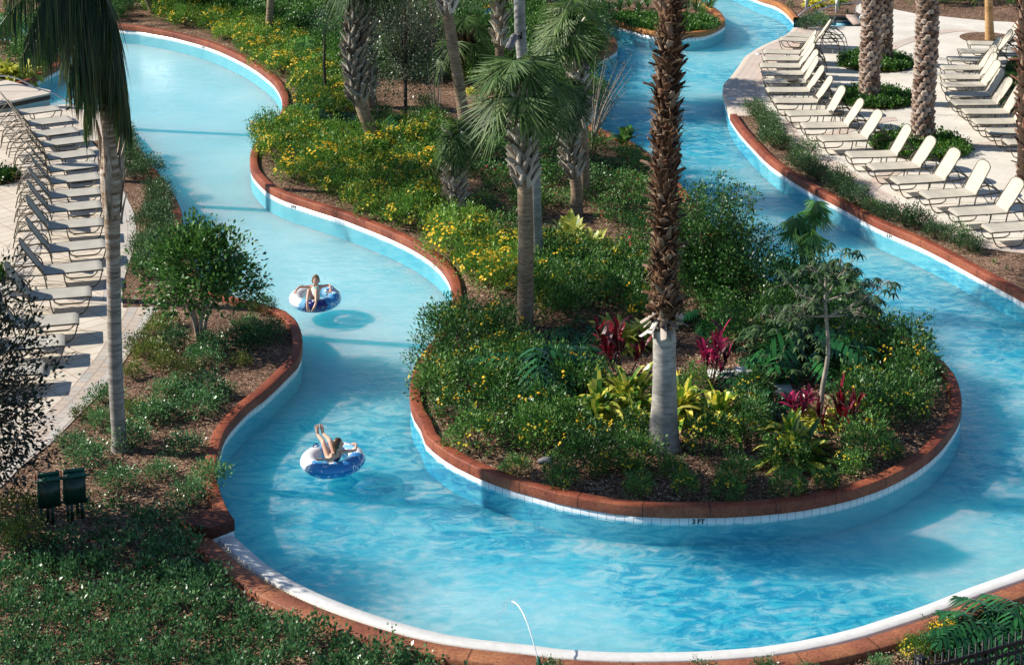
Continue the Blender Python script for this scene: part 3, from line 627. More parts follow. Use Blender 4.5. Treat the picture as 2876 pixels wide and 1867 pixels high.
def pathpt(path, t):
    k = t*(len(path)-1); i = min(int(k), len(path)-2); f = k-i
    return path[i]*(1-f)+path[i+1]*f, unit(path[i+1]-path[i])
def prism(g, base, ax, out, w0, w1, L, th, curl=0.0, tip=1.0):
    """a tapering, slightly curling woody strip"""
    s = unit(np.cross(ax, out)); rows = []
    for k, u in enumerate((0, .4, .75, 1.0)):
        c = base+ax*L*u+out*(curl*u*u*L); w = (w0*(1-u)+w1*u)/2*(1 if u < 1 else tip); t = th*(1-.45*u)/2; nrm = unit(np.cross(s, ax))*-1
        rows.append([c-s*w-out*t, c+s*w-out*t, c+s*w*.8+out*t, c-s*w*.8+out*t])
    r = np.array(rows); g.grid(r, True); g.quads([r[-1]]); return g
def boots(g, path, rfn, t0, t1, n, kind, az0=0):
    for i in range(n):
        t = t0+(t1-t0)*(i+.5*rng.random())/n; c, ax = pathpt(path, t); a = az0+i*2.39996; r = rfn(t)
        ref = unit(np.cross(ax, [0, 1., 0])); b = np.cross(ax, ref); out = ref*math.cos(a)+b*math.sin(a); sd_ = np.cross(ax, out)
        P = c+out*r*.93
        if kind == 'sabal':      # split leaf base: two arms crossing those of the neighbours
            L = .34*(.8+.5*rng.random()); w = .13*(.8+.4*rng.random())
            for s in (-1, 1):
                d = unit(ax*.86+out*.22+sd_*s*(.45+.15*rng.random())); prism(g, P-ax*.05+sd_*s*.01, d, unit(out-ax*.2), w*1.1, w*.55, L, .035, .10+.15*rng.random())
        elif kind == 'wash':     # broad brown bases with curling torn tips
            L = .17*(.45+1.2*rng.random()); d = unit(ax*rng.uniform(.35, 1.1)+out*rng.uniform(.45, .9)+sd_*rng.normal()*.35)
            prism(g, P-ax*.06, d, unit(out-ax*.4), rng.uniform(.11, .19), .055+.06*rng.random(), L, .03, .25*rng.normal()+.1)
            if rng.random() < .5: prism(g, P, unit(ax*.9+out*.25+sd_*rng.normal()*.3), out, .16, .03, .3, .02, .2)
        elif kind == 'date':     # short cut stubs
            L = .17*(.8+.4*rng.random()); d = unit(ax*.85+out*.55+sd_*rng.normal()*.1)
            prism(g, P-ax*.05, d, unit(out*.8-ax*.5), .24, .12, L, .08, 0)
        elif kind == 'skirt':    # pale flared old bases pointing down and out
            L = .24*(.6+.8*rng.random()); d = unit(-ax*(.45+.4*rng.random())+out*.8+sd_*rng.normal()*.35)
            prism(g, P+ax*.08, d, unit(out+ax*.5), .11, .13, L, .02, .3*rng.normal(), .8)
def fibres(g, path, rfn, t0, t1, n):
    P = []; D = []
    for i in range(n):
        c, ax = pathpt(path, t0+(t1-t0)*rng.random()); a = rng.random()*2*PI
        ref = unit(np.cross(ax, [0, 1., 0])); b = np.cross(ax, ref); out = ref*math.cos(a)+b*math.sin(a)
        P.append(c+out*rfn(.5)*1.02); D.append(unit(out*.7+rng.normal(size=3)*.45+np.array([0, 0, -.5])))
    g.quads(kites(np.array(P), np.array(D), rdir(n), .10+.16*rng.random(n), .010))
def arc(p0, p1, p2=None, n=26):
    p0, p1 = np.array(p0), np.array(p1)
    if p2 is None: return np.array([p0+(p1-p0)*t for t in np.linspace(0, 1, n)])
    p2 = np.array(p2); return np.array([(1-t)**2*p0+2*t*(1-t)*p1+t*t*p2 for t in np.linspace(0, 1, n)])
def up(base, px_, py_):
    """the point at the base's distance from the camera plane that the photograph shows at px_, py_ (leaning only sideways)"""
    x = (px_-CX)/F; u = -(py_-CY)/F; dy = math.cos(TL)+u*math.sin(TL); dz = -math.sin(TL)+u*math.cos(TL); t = base[1]/dy
    return np.array([x*t, base[1], HC+dz*t])
def trunk(g, path, r0, r1, flare=1.25, sides=14, ring=0.0):
    n = len(path); t = np.linspace(0, 1, n); r = r0+(r1-r0)*t+r0*(flare-1)*np.exp(-t*9)
    if ring: r = r*(1+ring*np.sin(np.arange(n)*2.1))
    g.tube(path, r, sides); return g
def resamp(path, n):
    L = np.concatenate([[0], np.cumsum(np.linalg.norm(np.diff(path, axis=0), axis=1))]); s = np.linspace(0, L[-1], n)
    return np.stack([np.interp(s, L, path[:, k]) for k in range(3)], 1)
def pts(base, l): return np.array([base]+[tuple(up(base, x, y)) for x, y in l])
def smoothp(p, n=40):
    c = catmull([Vector(q) for q in p], .2); return resamp(c, n)

def sabal(label, base_px, way, r, smooth_to, nb, crown=None, bootr=1.25, lean=None, kind='sabal', bm=None, tm=None, cat='palm', z=.19, extra=0):
    """base and waypoints in photograph pixels; smooth_to = share of the trunk below the leaf bases"""
    b = np.array(G(*base_px, z)); P = smoothp(pts(b, way)); 
    if extra: P = np.vstack([P, P[-1]+unit(P[-1]-P[-4])*extra]); P = resamp(P, 46)
    t = thing('palm_tree', tuple(b), 0, label, cat); Q = P-b
    n = len(Q); g = Geo(); g = trunk(g, Q, r, r*.92); obj('trunk', g, tm or m_sab, t, True)
    if nb:
        f = lambda u: r*1.0; g = Geo(); boots(g, Q, lambda u: r*(1.0 if kind != 'sabal' else 1.02), smooth_to, .99, nb, kind); obj('leaf_bases', g, bm or m_boot, t)
    if crown:
        g = Geo(); gp = Geo(); fancrown(g, gp, Q[-1], **crown); obj('crown', g, M[crown_mat], t); obj('leaf_stalks', gp, M['fanp'], t)
    return t
crown_mat = 'fanp'
# palms on the island, photograph pixels
big = dict(n=32, pet=.8, R=.85, el0=82, el1=-48, nseg=28, droop=.36, w=.042)
sabal('palm with smooth tan lower trunk and full fan crown, left of the brown shaggy palm', (1474,943), [(1477,700),(1474,532),(1470,420),(1468,330),(1466,228)], .165, .60, 64, dict(n=27, pet=.62, R=.86, el0=86, el1=-22, nseg=24, droop=.10, w=.034, arc=1.45))
sabal('leaning palm with thick ragged grey leaf bases above its ringed foot', (1075,435), [(1030,340),(1003,250),(992,150),(1000,60),(1012,-20)], .175, .27, 130, big, extra=1.3)
sabal('palm partly behind the leaning ragged palm, its trunk rising straight', (1045,300), [(1032,200),(1030,100),(1035,-10)], .15, .1, 90, dict(big, n=26), extra=1.3)
sabal('tall curved ringed palm trunk with grey leaf bases only at its top', (1327,468), [(1306,350),(1288,230),(1272,130),(1258,40),(1250,-60)], .155, .62, 60, big, extra=1.7)
sabal('short stout palm with white crossed leaf bases from foot to small crown', (1275,600), [(1277,540),(1281,470),(1283,378)], .15, .02, 90, dict(n=22, pet=.30, R=.58, el0=88, el1=-30, nseg=22, droop=.25, w=.03))
sabal('palm with pale split leaf bases right of the full-crowned palm', (1618,603), [(1620,540),(1612,480),(1600,400),(1592,320),(1590,262)], .145, .33, 74, dict(n=16, pet=.38, R=.60, el0=80, el1=-35, nseg=22, droop=.25, w=.032, arc=1.5))
sabal('slender palm close behind the pale split one, its big crown at the top edge', (1640,560), [(1640,440),(1630,300),(1622,200),(1610,120),(1606,70)], .14, .42, 60, dict(n=26, pet=.62, R=.84, el0=86, el1=-20, nseg=24, droop=.12, w=.036, arc=1.5))
sabal('dark thick palm trunk with curling stubs in front of the green pipes', (1318,232), [(1310,160),(1303,95)], .21, .02, 70, dict(n=14, pet=.8, R=.8, el0=85, el1=-20, nseg=24, droop=.3, w=.04), bm=m_bootb, tm=m_core)
sabal('added palm in the far thicket behind the full fan crown, shading the right channel', (1405,250), [(1403,120),(1405,-20)], .14, .3, 50, big, extra=1.6)  # added so that its crown throws shade over the right channel
sabal('added palm in the far thicket beside the channel, its crown shading the water', (1572,225), [(1566,110),(1560,-40)], .14, .3, 50, big, extra=1.4)  # second added palm, also placed for its shadow on the channel
# grey palm carrying the spotlight
g3 = sabal('grey smooth-trunked palm carrying a spotlight, directly behind the full-crowned palm', (1512,762), [(1505,640),(1500,480),(1482,300),(1466,150),(1460,60),(1458,-60)], .135, 0, 0, None, tm=m_grey, extra=1.5)
g = Geo()
for i in range(20): frond(g, np.array(up(np.array(G(1512,762,.19)), 1458, -60))-np.array(G(1512,762,.19))+np.array([0, 0, 1.5]), i*2.4, rad(75-95*i/20), 2.2, .55, 36, .45, .03, .5, .4)
obj('crown', g, M['frondd'], g3)
# central shaggy palm
b = np.array(G(1862,1256,.19)); P = smoothp(pts(b, [(1866,1130),(1866,960),(1866,720),(1868,480),(1876,240),(1886,0),(1888,-80)]), 60)
P = np.vstack([P, P[-1]+np.array([0, 0, 2.9])]); P = resamp(P, 66); Q = P-b
t = thing('palm_tree', tuple(b), 0, 'tall shaggy brown palm with a pale swollen grey foot, nearest palm on the island', 'palm')
n = len(Q); u = np.linspace(0, 1, n)*1.12; rr = .195+.12*np.exp(-u*17)+.0*u; g = Geo(); k = int(n*.188)
g.tube(Q[:k+2], rr[:k+2], 20); obj('trunk', g, m_smooth, t, True)
g = Geo(); g.tube(Q[k:], np.full(n-k, .15), 14); obj('fibre_core', g, m_core, t, True)
g = Geo(); boots(g, Q, lambda s: .15, .19, .995, 640, 'wash'); obj('leaf_bases', g, m_bootb, t)
g = Geo(); boots(g, Q, lambda s: .17, .184, .214, 24, 'skirt'); obj('pale_skirt', g, m_boot, t)
g = Geo(); fibres(g, Q, lambda s: .20, .20, .99, 1600); obj('fibres', g, m_fibre, t)
g = Geo(); gp = Geo(); fancrown(g, gp, Q[-1], 30, 1.3, 1.1, 80, -40, 26, .4, .06); obj('crown', g, M['fanp'], t); obj('leaf_stalks', gp, M['fanp'], t)
# second shaggy palm cut by the right edge
def washy(label, base_px, way, r, nb, extra=2.0):
    b = np.array(G(*base_px, .19)); P = smoothp(pts(b, way), 40); P = np.vstack([P, P[-1]+np.array([0, 0, extra])]); P = resamp(P, 44); Q = P-b
    t = thing('palm_tree', tuple(b), 0, label, 'palm'); g = Geo(); trunk(g, Q, r, r*.9); obj('trunk', g, m_core, t, True)
    g = Geo(); boots(g, Q, lambda s: r*.9, .02, .99, nb, 'wash'); obj('leaf_bases', g, m_bootb, t)
    g = Geo(); gp = Geo(); fancrown(g, gp, Q[-1], 22, 1.2, 1.0, 80, -40, 22, .4, .06); obj('crown', g, M['fanp'], t)
washy('brown shaggy palm cut by the right edge of the photo beside the deck', (2884,520), [(2884,300),(2884,60),(2886,-60)], .22, 200)
# date palms on the right deck
def date(label, base_px, way, r, nb, crown=True):
    b = np.array(G(*base_px, .2)); P = smoothp(pts(b, way), 50); P = np.vstack([P, P[-1]+np.array([0, 0, 2.2])]); P = resamp(P, 54); Q = P-b
    t = thing('palm_tree', tuple(b), 0, label, 'palm', 'date palms on the right deck'); g = Geo(); trunk(g, Q, r*.9, r*.9, 1.1, 14); obj('trunk', g, m_core, t, True)
    g = Geo(); boots(g, Q, lambda s: r*(.92+.10*math.exp(-s*12)), .0, .995, nb, 'date'); obj('leaf_stubs', g, m_bootd, t)
    g = Geo()
    for i in range(26):
        el = rad(75-95*(i/25)); frond(g, Q[-1]+[0, 0, -.02*i], i*2.4, el, 3.0, .35, 40, .42, .03, .25, .1)
    obj('crown', g, M['frondd'], t)
date('stout date palm, nearer one of the overlapping pair on the right deck', (2443,286), [(2443,200),(2447,80),(2450,-40)], .27, 330)
date('stout date palm half hidden behind its twin on the right deck', (2478,180), [(2480,90),(2482,-40)], .27, 260)
date('single stout date palm standing in the nearest round bed of the right deck', (2590,408), [(2594,280),(2602,140),(2608,-40)], .27, 380)
# smooth trunks at the top edge
def smoothpalm(label, base_px, way, r, mat, top=1.8, z=.19, feather=True, nf=16):
    b = np.array(G(*base_px, z)); P = smoothp(pts(b, way), 30); P = np.vstack([P, P[-1]+unit(P[-1]-P[-4])*top]); P = resamp(P, 32); Q = P-b
    t = thing('palm_tree', tuple(b), 0, label, 'palm'); g = Geo(); trunk(g, Q, r, r*.85, 1.2, 12, .012); obj('trunk', g, mat, t, True)
    g = Geo()
    for i in range(nf): frond(g, Q[-1], i*2.4, rad(75-90*i/nf), 2.3, .55, 40, .45, .028, .5, .4)
    obj('crown', g, M['frondd'], t); return t
smoothpalm('orange-barked palm trunk in the far round mulch bed at top right', (2780,114), [(2778,50),(2776,-40)], .15, m_orange)
smoothpalm('straight tan palm trunk at the top edge among yellow flowers, left of the banana leaves', (752,118), [(757,50),(762,-40)], .135, m_sab)
smoothpalm('leaning grey trunk at the top edge just right of the drooping palm fronds', (434,38), [(422,15),(398,-40)], .13, m_sab)
smoothpalm('dark upright trunk at the top edge between the two other far left trunks', (551,36), [(551,0),(551,-40)], .16, m_core)

# near left palm with hanging feather fronds
b = np.array(G(338,1262,.19)); way = [(331,1180),(326,1080),(322,960),(320,840),(318,720),(314,600),(309,480),(306,400),(302,340),(298,290)]
P = smoothp(pts(b, way), 70); Q = P-b
t = thing('palm_tree', tuple(b), 0, 'near left palm with slim grey trunk and dark hanging feather fronds', 'palm')
u = np.linspace(0, 1, 70); rr = np.interp(u, [0, .05, .2, .45, .6, .68, .75, .80, .86, .92, 1], [.165, .125, .128, .120, .125, .14, .17, .175, .13, .105, .13]); rr = rr*(1+.012*np.sin(np.arange(70)*2.3))
g = Geo(); g.tube(Q, rr, 18)
mm, nn, ll, bs = newmat('ringed_grey_brown_bark'); v = coords(nn)
mp = nn.new('ShaderNodeMapping'); ll.new(v, mp.inputs[0]); mp.inputs['Scale'].default_value = (.8, .8, 6); tn = noise(nn, ll, 2.2, 5, mp.outputs[0], .7)
sx = nn.new('ShaderNodeSeparateXYZ'); ll.new(v, sx.inputs[0]); hz = mapr(nn, ll, sx.outputs[2], 1.5, 4.2, 0, 1)
ra = ramp(nn, [(.10,.09,.08),(.28,.26,.24),(.42,.40,.37)], [.3,.5,.7]); rb = ramp(nn, [(.07,.04,.025),(.28,.19,.12),(.56,.50,.42)], [.3,.48,.66]); ll.new(tn.outputs[0], ra.inputs[0]); ll.new(tn.outputs[0], rb.inputs[0])
ll.new(mix(nn, ll, ra.outputs[0], rb.outputs[0], hz), bs.inputs['Base Color']); bs.inputs['Roughness'].default_value = .85; bump(nn, ll, tn.outputs[0], .8, .02, bs)
obj('trunk', g, mm, t, True)
g = Geo()   # split sheath: pale flaring old leaf bases between 65 and 85 % of the trunk
for i in range(22):
    s = .66+.009*i; c, ax = pathpt(Q, s); a = i*2.1+.4; out = np.array([math.cos(a), math.sin(a), 0]); prism(g, c+out*.155, unit(ax+out*(.02+.14*rng.random())), out, .15, .03, .62*(.7+.5*rng.random()), .02, .10)
obj('split_sheath', g, simple('pale_sheath', [(.08,.05,.03),(.34,.26,.19),(.62,.57,.50)], 5, .75, .02, stretch=(3, 3, .6)), t)
g = Geo(); top = Q[-1]+np.array([0, 0, 1.55]); g.tube([Q[-1]-[0, 0, .1], Q[-1]+[0, 0, .8], top], [.13, .15, .12], 10); obj('crown_shaft', g, m_core, t)
g = Geo()
for i in range(38):
    a = rng.uniform(PI*.62, PI*1.30) if i % 3 else rng.uniform(-1.2, 1.2); lf = math.cos(a) < 0; R_ = .08+2.2*rng.random()**1.6 if lf else rng.uniform(.02, .22)
    el = rng.uniform(.8, 1.15) if lf else 1.3; L = R_/math.cos(el)+.5; D_ = rng.uniform(1.3, 1.95)-1.0*R_*lf
    frond(g, top+np.array([rng.normal()*.06, rng.normal()*.06, rng.uniform(-.3, .6)]), a, el, L, (D_+math.sin(el)*L)/L, 54, .62-.13*min(R_, 2), .026, .9, 1.7)
for i in range(8): frond(g, top+np.array([0, 0, rng.uniform(1.0, 2.0)]), PI*(1+.09*rng.normal()), rng.uniform(.5, 1.1), rng.uniform(2.2, 3.0), rng.uniform(.55, .85), 64, .55, .027, 1.0, 1.8)
obj('crown', g, M['frondd'], t)

# palms standing just outside the left edge: their trunks' shadows cross the deck and the water
for (x, y, h, lab) in ((-420, 275, 12.5, 'far'), (-380, 470, 11.5, 'middle'), (-330, 800, 11.5, 'near')):
    b = np.array(G(x, y, .2)); Q = np.array([[.0, 0, k] for k in np.linspace(0, h, 26)]); t = thing('palm_tree', tuple(b), 0, f'{lab} palm outside the left edge of the photo beside the left deck', 'palm')
    g = Geo(); trunk(g, Q, .15, .12, 1.3, 12); obj('trunk', g, m_sab, t, True); g = Geo()
    for i in range(24): frond(g, Q[-1], i*2.4, rad(75-95*i/24), 2.4, .55, 36, .5, .035, .5, .4)
    obj('crown', g, M['frondd'], t)
# small fan palms
def smallfan(label, at, stems, n, pet, R, h, mat='fang', w=.03, lean=.1, nseg=20, tr=.05, el1=-5):
    b = np.array(V(*at, .19)); t = thing('fan_palm', tuple(b), 0, label, 'palm'); g = Geo(); gp = Geo(); gt = Geo()
    for k in range(stems):
        a = k*2.2+.6; o = np.array([math.cos(a)*.12*(stems > 1), math.sin(a)*.12*(stems > 1), 0]); hh = h*(1-.16*k); top = o+np.array([math.cos(a)*lean*(stems > 1), math.sin(a)*lean, hh])
        if h > .3: gt.tube(smoothp(np.array([o, (o+top)/2+rng.normal(size=3)*.03, top]), 10), tr, 8)
        fancrown(g, gp, top, n, pet, R, 85, el1, nseg, .10, w, 1.25)
    obj('crown', g, M[mat], t); obj('leaf_stalks', gp, M[mat], t)
    if h > .3: obj('trunk', gt, m_twig, t)
    return t
smallfan('young fan palm clump on thin brown stems in front of the right river arm', (1872,668), 3, 9, .22, .50, 1.70, 'fang', .028, .13, 20, el1=38)
smallfan('small green fan palm left of the grey sapling near the flowers', (712,150), 1, 12, .4, .6, .5, 'fang')
smallfan('tiny fan palm on a thin dark stem right of the left yellow flowers', (735,170), 1, 9, .3, .5, .35, 'fang')
smallfan('low fan palm beside the red curb above the yellow flower mound', (700,270), 1, 11, .3, .55, .15, 'fang')
smallfan('low fan palm near the foot of the thin dark stem', (755,262), 1, 9, .25, .5, .12, 'fang')
smallfan('bright fan palm behind the leaning ragged palm trunk', (780,110), 1, 12, .5, .7, .6, 'fang')
smallfan('green fan palm tucked behind the crown of the small spreading tree', (1940,690), 1, 12, .4, .55, .35, 'fang')
# ---------------------------------------------------------------- shrubs and beds
def fill(protos, ptsl, label, group, scr=(.8, 1.2), seed=3, zs=1.0):
    r = np.random.default_rng(seed)
    for i, p in enumerate(ptsl):
        s = r.uniform(*scr); place(protos[i % len(protos)], p, r.uniform(0, 6.28), (s, s, s*zs*r.uniform(.85, 1.2)), label(p) if callable(label) else label, group)
YB = [bush('flowering_bush', .50, .64, 95, 23, .062, .028, 'yb', 120, up=.5, clump=.07, label='x', shell=.45, fsize=.074, lumpy=.28) for _ in range(4)]
YM = [bush('flowering_bush', .52, .60, 85, 23, .062, .028, 'gb', 48, up=.5, clump=.07, label='x', shell=.4, fsize=.062, lumpy=.3) for _ in range(3)]
GB = [bush('flowering_bush', .50, .66, 75, 23, .065, .032, 'gb', 30, up=.5, clump=.07, label='x', shell=.4) for _ in range(4)]
for x_, y_, r_ in ((1360,575,.75),(1400,600,.5),(1420,960,.9),(1632,965,.85),(1838,1045,.7),(1448,860,.55),(1640,880,.5),(1938,1020,.45),(1240,905,.6),(1310,860,.5),(1870,850,.6),(1725,880,.9),(1800,900,.7),(1903,1000,.35),(1055,515,.5),(1050,540,.5),(1050,570,.45),(1221,800,.45),(1540,1065,.6),(1540,1045,.5),(277,1075,.55),(277,1100,.5),(475,830,.5),
      (890,385,.4),(1100,400,.35),(942,330,.4),(1340,515,.4),(1250,645,.35),(1872,680,.4),(750,310,.5),(800,335,.45),(905,335,.5),(1300,940,.5),(1350,810,.4),(1480,790,.3)):
    p_ = V(x_, y_, .19); EXCL.append((p_.x, p_.y, r_))
def lp(p, base):
    return base
fill(YB, scatter([(330,5),(440,8),(560,60),(690,95),(770,160),(810,230),(800,300),(755,300),(700,215),(640,170),(580,120),(500,85),(420,60)], .74, maxn=90, seed=1),
     'yellow flowering bush in the band above the upper left river bend', 'yellow flowering bushes above the upper river bend', (.8, 1.15))
fill(YB, scatter([(615,318),(690,305),(780,330),(860,345),(950,300),(1010,310),(1030,400),(960,430),(860,420),(760,415),(680,420),(620,370)], .72, maxn=70, seed=2),
     'yellow flowering bush in the mound at the left tip of the island', 'yellow flowering bushes on the left island mound', (.85, 1.2))
fill(YB, scatter([(700,425),(850,430),(960,450),(1040,500),(1130,560),(1195,600),(1195,680),(1095,650),(1040,590),(960,540),(860,490),(760,455)], .70, maxn=80, seed=3),
     'yellow flowering bush along the curb between the short stout palm and the river', 'yellow flowering bushes along the inner curb', (.8, 1.15))
fill(YM, scatter([(1255,610),(1330,575),(1430,600),(1500,640),(1505,745),(1420,720),(1330,750),(1260,700)], .72, maxn=40, seed=4),
     'yellow flowering bush between the tan palm trunk and the brown shaggy palm', 'yellow flowering bushes mid island', (.85, 1.2))
fill(YM, scatter([(1010,800),(1080,745),(1190,775),(1240,850),(1200,930),(1060,900),(1010,860)], .70, maxn=40, seed=5),
     'yellow flowering bush at the island edge below the tan palm trunk', 'yellow flowering bushes below the tan palm', (.8, 1.1))
fill(GB, scatter([(1000,900),(1180,930),(1290,960),(1260,1050),(1130,1050),(1030,1000)], .76, maxn=40, seed=6),
     'green bush with sparse yellow flowers at the lower left rim of the island', 'green flowering bushes at the lower left rim', (.8, 1.15))
fill(GB, scatter([(1985,720),(2040,745),(2100,815),(2140,890),(2140,950),(2090,1000),(2010,1010),(1950,930),(1970,850)], .74, maxn=60, seed=7),
     'green bush with sparse yellow flowers at the right rim of the island', 'green flowering bushes at the right rim', (.8, 1.15))
fill(GB, scatter([(1600,1000),(1760,1010),(1900,1040),(2060,1040),(2040,1085),(1850,1100),(1700,1090),(1600,1060)], .85, maxn=40, seed=8),
     'green bush with a few yellow flowers at the front rim of the island', 'green flowering bushes at the front rim', (.75, 1.1))
fill(GB, scatter([(1330,900),(1420,1000),(1500,1050),(1480,1090),(1300,1080),(1230,1040),(1290,940)], .66, maxn=24, seed=9),
     'dark green bush in the shade left of the pale palm foot', 'shaded bushes left of the pale palm foot', (.7, 1.1))
fill(GB, scatter([(1150,1085),(1300,1090),(1480,1100),(1560,1090),(1700,1110),(1900,1120),(2060,1070),(2120,1040),(2080,1085),(1900,1145),(1650,1162),(1450,1155),(1250,1125)], .62, maxn=34, seed=30), 'small dark shrub in the shaded mulch just inside the front curb', 'small shrubs inside the front curb', (.35, .62))
fill(GB, scatter([(1590,880),(1780,880),(1760,990),(1600,990)], .8, maxn=14, seed=10), 'green bush between the pale palm foot and the white slab', 'bushes right of the pale palm foot', (.6, .95))
DK = [bush('ground_shrub', .48, .42, 110, 9, .06, .034, 'gb', 7, 'rfl', label='x', shell=.3, fsize=.07) for _ in range(3)]
fill(DK, scatter([(1105,300),(1180,290),(1300,330),(1500,360),(1505,640),(1420,500),(1260,480),(1260,590),(1150,540),(1110,480),(1120,420)], .74, maxn=110, seed=11),
     'low dark shrub with single red flowers in the shade below the middle palms', 'low red-flowered shrubs mid island', (.75, 1.15), zs=.9)
fill(DK, scatter([(860,270),(1000,240),(1040,330),(1000,330),(880,360)], 1.0, maxn=16, seed=12), 'low dark shrub on the pale mulch round the grey sapling', 'low shrubs round the grey sapling', (.6, .9))
SG = [bush('green_shrub', .62, .95, 150, 12, .085, .045, 'gb', 0, label='x', shell=.35, clump=.09) for _ in range(3)]
fill(SG, scatter([(290,0),(420,5),(640,0),(760,10),(830,60),(860,200),(800,170),(700,95),(560,60),(420,40)], .95, maxn=40, seed=13), 'tall green shrub behind the yellow flowers at the top edge', 'tall green shrubs at the top edge', (.8, 1.2))
fill(SG, scatter([(860,60),(1060,10),(1180,60),(1200,160),(1120,210),(1000,180),(880,190)], 1.1, maxn=40, seed=14), 'dense green shrub in the thicket round the green pipes', 'dense shrubs round the pipes', (.8, 1.25))
fill(SG, scatter([(1220,10),(1380,10),(1420,95),(1380,150),(1380,280),(1300,300),(1240,280),(1230,120)], .95, maxn=44, seed=15), 'dense green shrub under the far fan crowns beside the channel', 'dense shrubs by the channel', (.75, 1.1))
fill(SG, scatter([(0,60),(100,60),(130,100),(120,150),(60,170),(0,140)], .9, maxn=20, seed=16), 'dark green shrub in the garden behind the left footbridge', 'shrubs behind the left footbridge', (.6, .9))
fill(SG, scatter([(100,5),(290,-5),(300,45),(260,52),(150,35)], .8, maxn=16, seed=31), 'green shrub on the far bank behind the hanging palm fronds', 'shrubs behind the hanging fronds', (.5, .85))
fill(SG, scatter([(2060,-5),(2380,-5),(2380,18),(2200,12)], .9, maxn=16, seed=17), 'green shrub on the mulch beyond the right deck', 'shrubs beyond the right deck', (.5, .8))
fill(SG, scatter([(1590,640),(1700,680),(1800,660),(1900,700),(1960,760),(1880,860),(1760,840),(1640,800)], .95, maxn=26, seed=18), 'dark shrub in the shade behind the small spreading tree', 'dark shrubs mid right', (.6, .95))

# left bed: separate low shrubs
HY = [bush('low_shrub', .42, .42, 110, 10, .05, .032, 'hedgey', 0, label='x', shell=.4, clump=.055, up=.6) for _ in range(2)]
HG = [bush('low_shrub', .42, .42, 120, 10, .05, .034, 'hedge', 0, label='x', shell=.4, clump=.055, up=.6) for _ in range(3)]
for i, (x, y, s, k) in enumerate([(1130,800,1.0,0),(1080,860,.9,0),(1200,940,1.15,1),(980,960,1.0,0),(1040,1020,1.1,0),(1150,1080,.9,0),(920,1140,.8,0),(1480,960,1.1,1),(1440,1060,1.2,1),(1310,1130,.9,0),(1690,1060,.75,0),(1190,1290,1.1,1),(1280,1290,.9,1),(1450,1280,1.2,1),(1400,1400,1.3,1),(1060,1450,1.1,1),(1150,1420,.9,1),(740,1330,1.0,1),(720,1490,.9,1),(930,1400,.8,0),(590,1430,.7,0),(1560,1290,.7,1),(1250,1200,.7,0),(1840,680,.9,0),(1720,800,.8,1),(1780,860,.9,1),(1850,900,.9,1),(1900,840,.9,1),(1650,880,.8,1),(1740,940,.8,1)]):
    px_, py_ = x/2.4925, 600+y/2.4925
    if (px_-335)**2+((py_-1275)*2.2)**2 < 75**2: continue
    place((HY if k == 0 else HG)[i % 2], tuple(G(px_, py_, .19)), i*1.7, s*.78, ('pale yellow-green' if k == 0 else 'dark green')+(' low shrub on the mulch round the glossy green tree' if px_ > 430 else ' low shrub beside the paved edge of the left deck'), 'low shrubs of the left bed')
fill(HG, scatter([(140,1040),(420,1030),(490,1120),(460,1180),(300,1160),(200,1100)], .72, maxn=26, seed=20), 'low green shrub on the mulch below the near left palm', 'low shrubs below the near left palm', (.6, .95))
fill(HY, scatter([(0,1200),(70,1190),(90,1260),(0,1270)], .8, maxn=5, seed=21), 'yellow-green low shrub at the left edge beside the green boxes', 'low shrubs by the green boxes', (.8, 1.0))
# near hedge mass: one uncountable carpet
pb = V(105,1238,.03); EXCL.append((pb.x, pb.y, .62)); EXCL.append((pb.x+.6, pb.y-.1, .4))
g = Geo(); hp = scatter([(0,1265),(60,1200),(180,1230),(250,1190),(330,1210),(420,1215),(440,1290),(520,1375),(640,1450),(820,1512),(1000,1550),(1100,1620),(-20,1620)], .36, z=.03, maxn=560, seed=22)
g2 = Geo()
for (x, y, z) in hp:
    sx_ = rng.uniform(.18, .36); hh = rng.uniform(.12, .46); leafball(g, (x, y, z+hh*.35), (sx_, sx_, hh*.65), 26, 12, .055, .036, .055, .35, .9, -.3)
tag(obj('hedge_carpet', g, M['hedge']), 'dense carpet of glossy dark green low hedge plants at the near left', 'hedge', kind='stuff')
g = Geo(); hp = scatter([(1180,1545),(1500,1540),(1780,1545),(2000,1530),(2150,1500),(2280,1450),(2400,1400),(2450,1620),(1180,1620)], .5, z=.03, maxn=120, seed=23)
fill(YB, scatter([(2060,1525),(2150,1500),(2240,1480),(2260,1530),(2100,1560)], .55, z=.03, maxn=9, seed=24), 'yellow flowering bush outside the near curb beside the black fence', 'yellow flowering bushes by the fence', (.4, .6))
fill(HG, [tuple(p) for p in scatter([(1200,1562),(1500,1560),(1800,1560),(2050,1545),(2040,1600),(1200,1600)], .5, z=.03, maxn=14, seed=25)], 'low green shrub outside the near curb at the bottom edge', 'low shrubs outside the near curb', (.35, .5))
# strip hedges
SP = [bush('strip_shrub', .36, .48, 130, 13, .045, .022, 'sprig', 0, label='x', shell=.3, clump=.055, up=.9) for _ in range(3)]
def row(ptsl, label, group, dens=.46, sc=(.75, 1.15), seed=1, jit=.12):
    c = catmull([G(x, y, .19) for x, y in ptsl], dens); r = np.random.default_rng(seed)
    for i, p in enumerate(c): s = r.uniform(*sc); place(SP[i % 3], (p[0]+r.normal()*jit, p[1]+r.normal()*jit, .19), r.uniform(0, 6), s, label, group)
row([(2110,322),(2150,352),(2175,395),(2205,425),(2236,445),(2260,470),(2300,505),(2345,530),(2400,570),(2440,592),(2490,615),(2540,640)], 'fine-leaved grey-green shrub in the strip beside the right red curb', 'shrubs along the right curb')
row([(2570,640),(2620,668),(2680,682),(2720,702)], 'fine-leaved shrub at the near end of the right strip', 'shrubs at the near end of the right strip', .6)
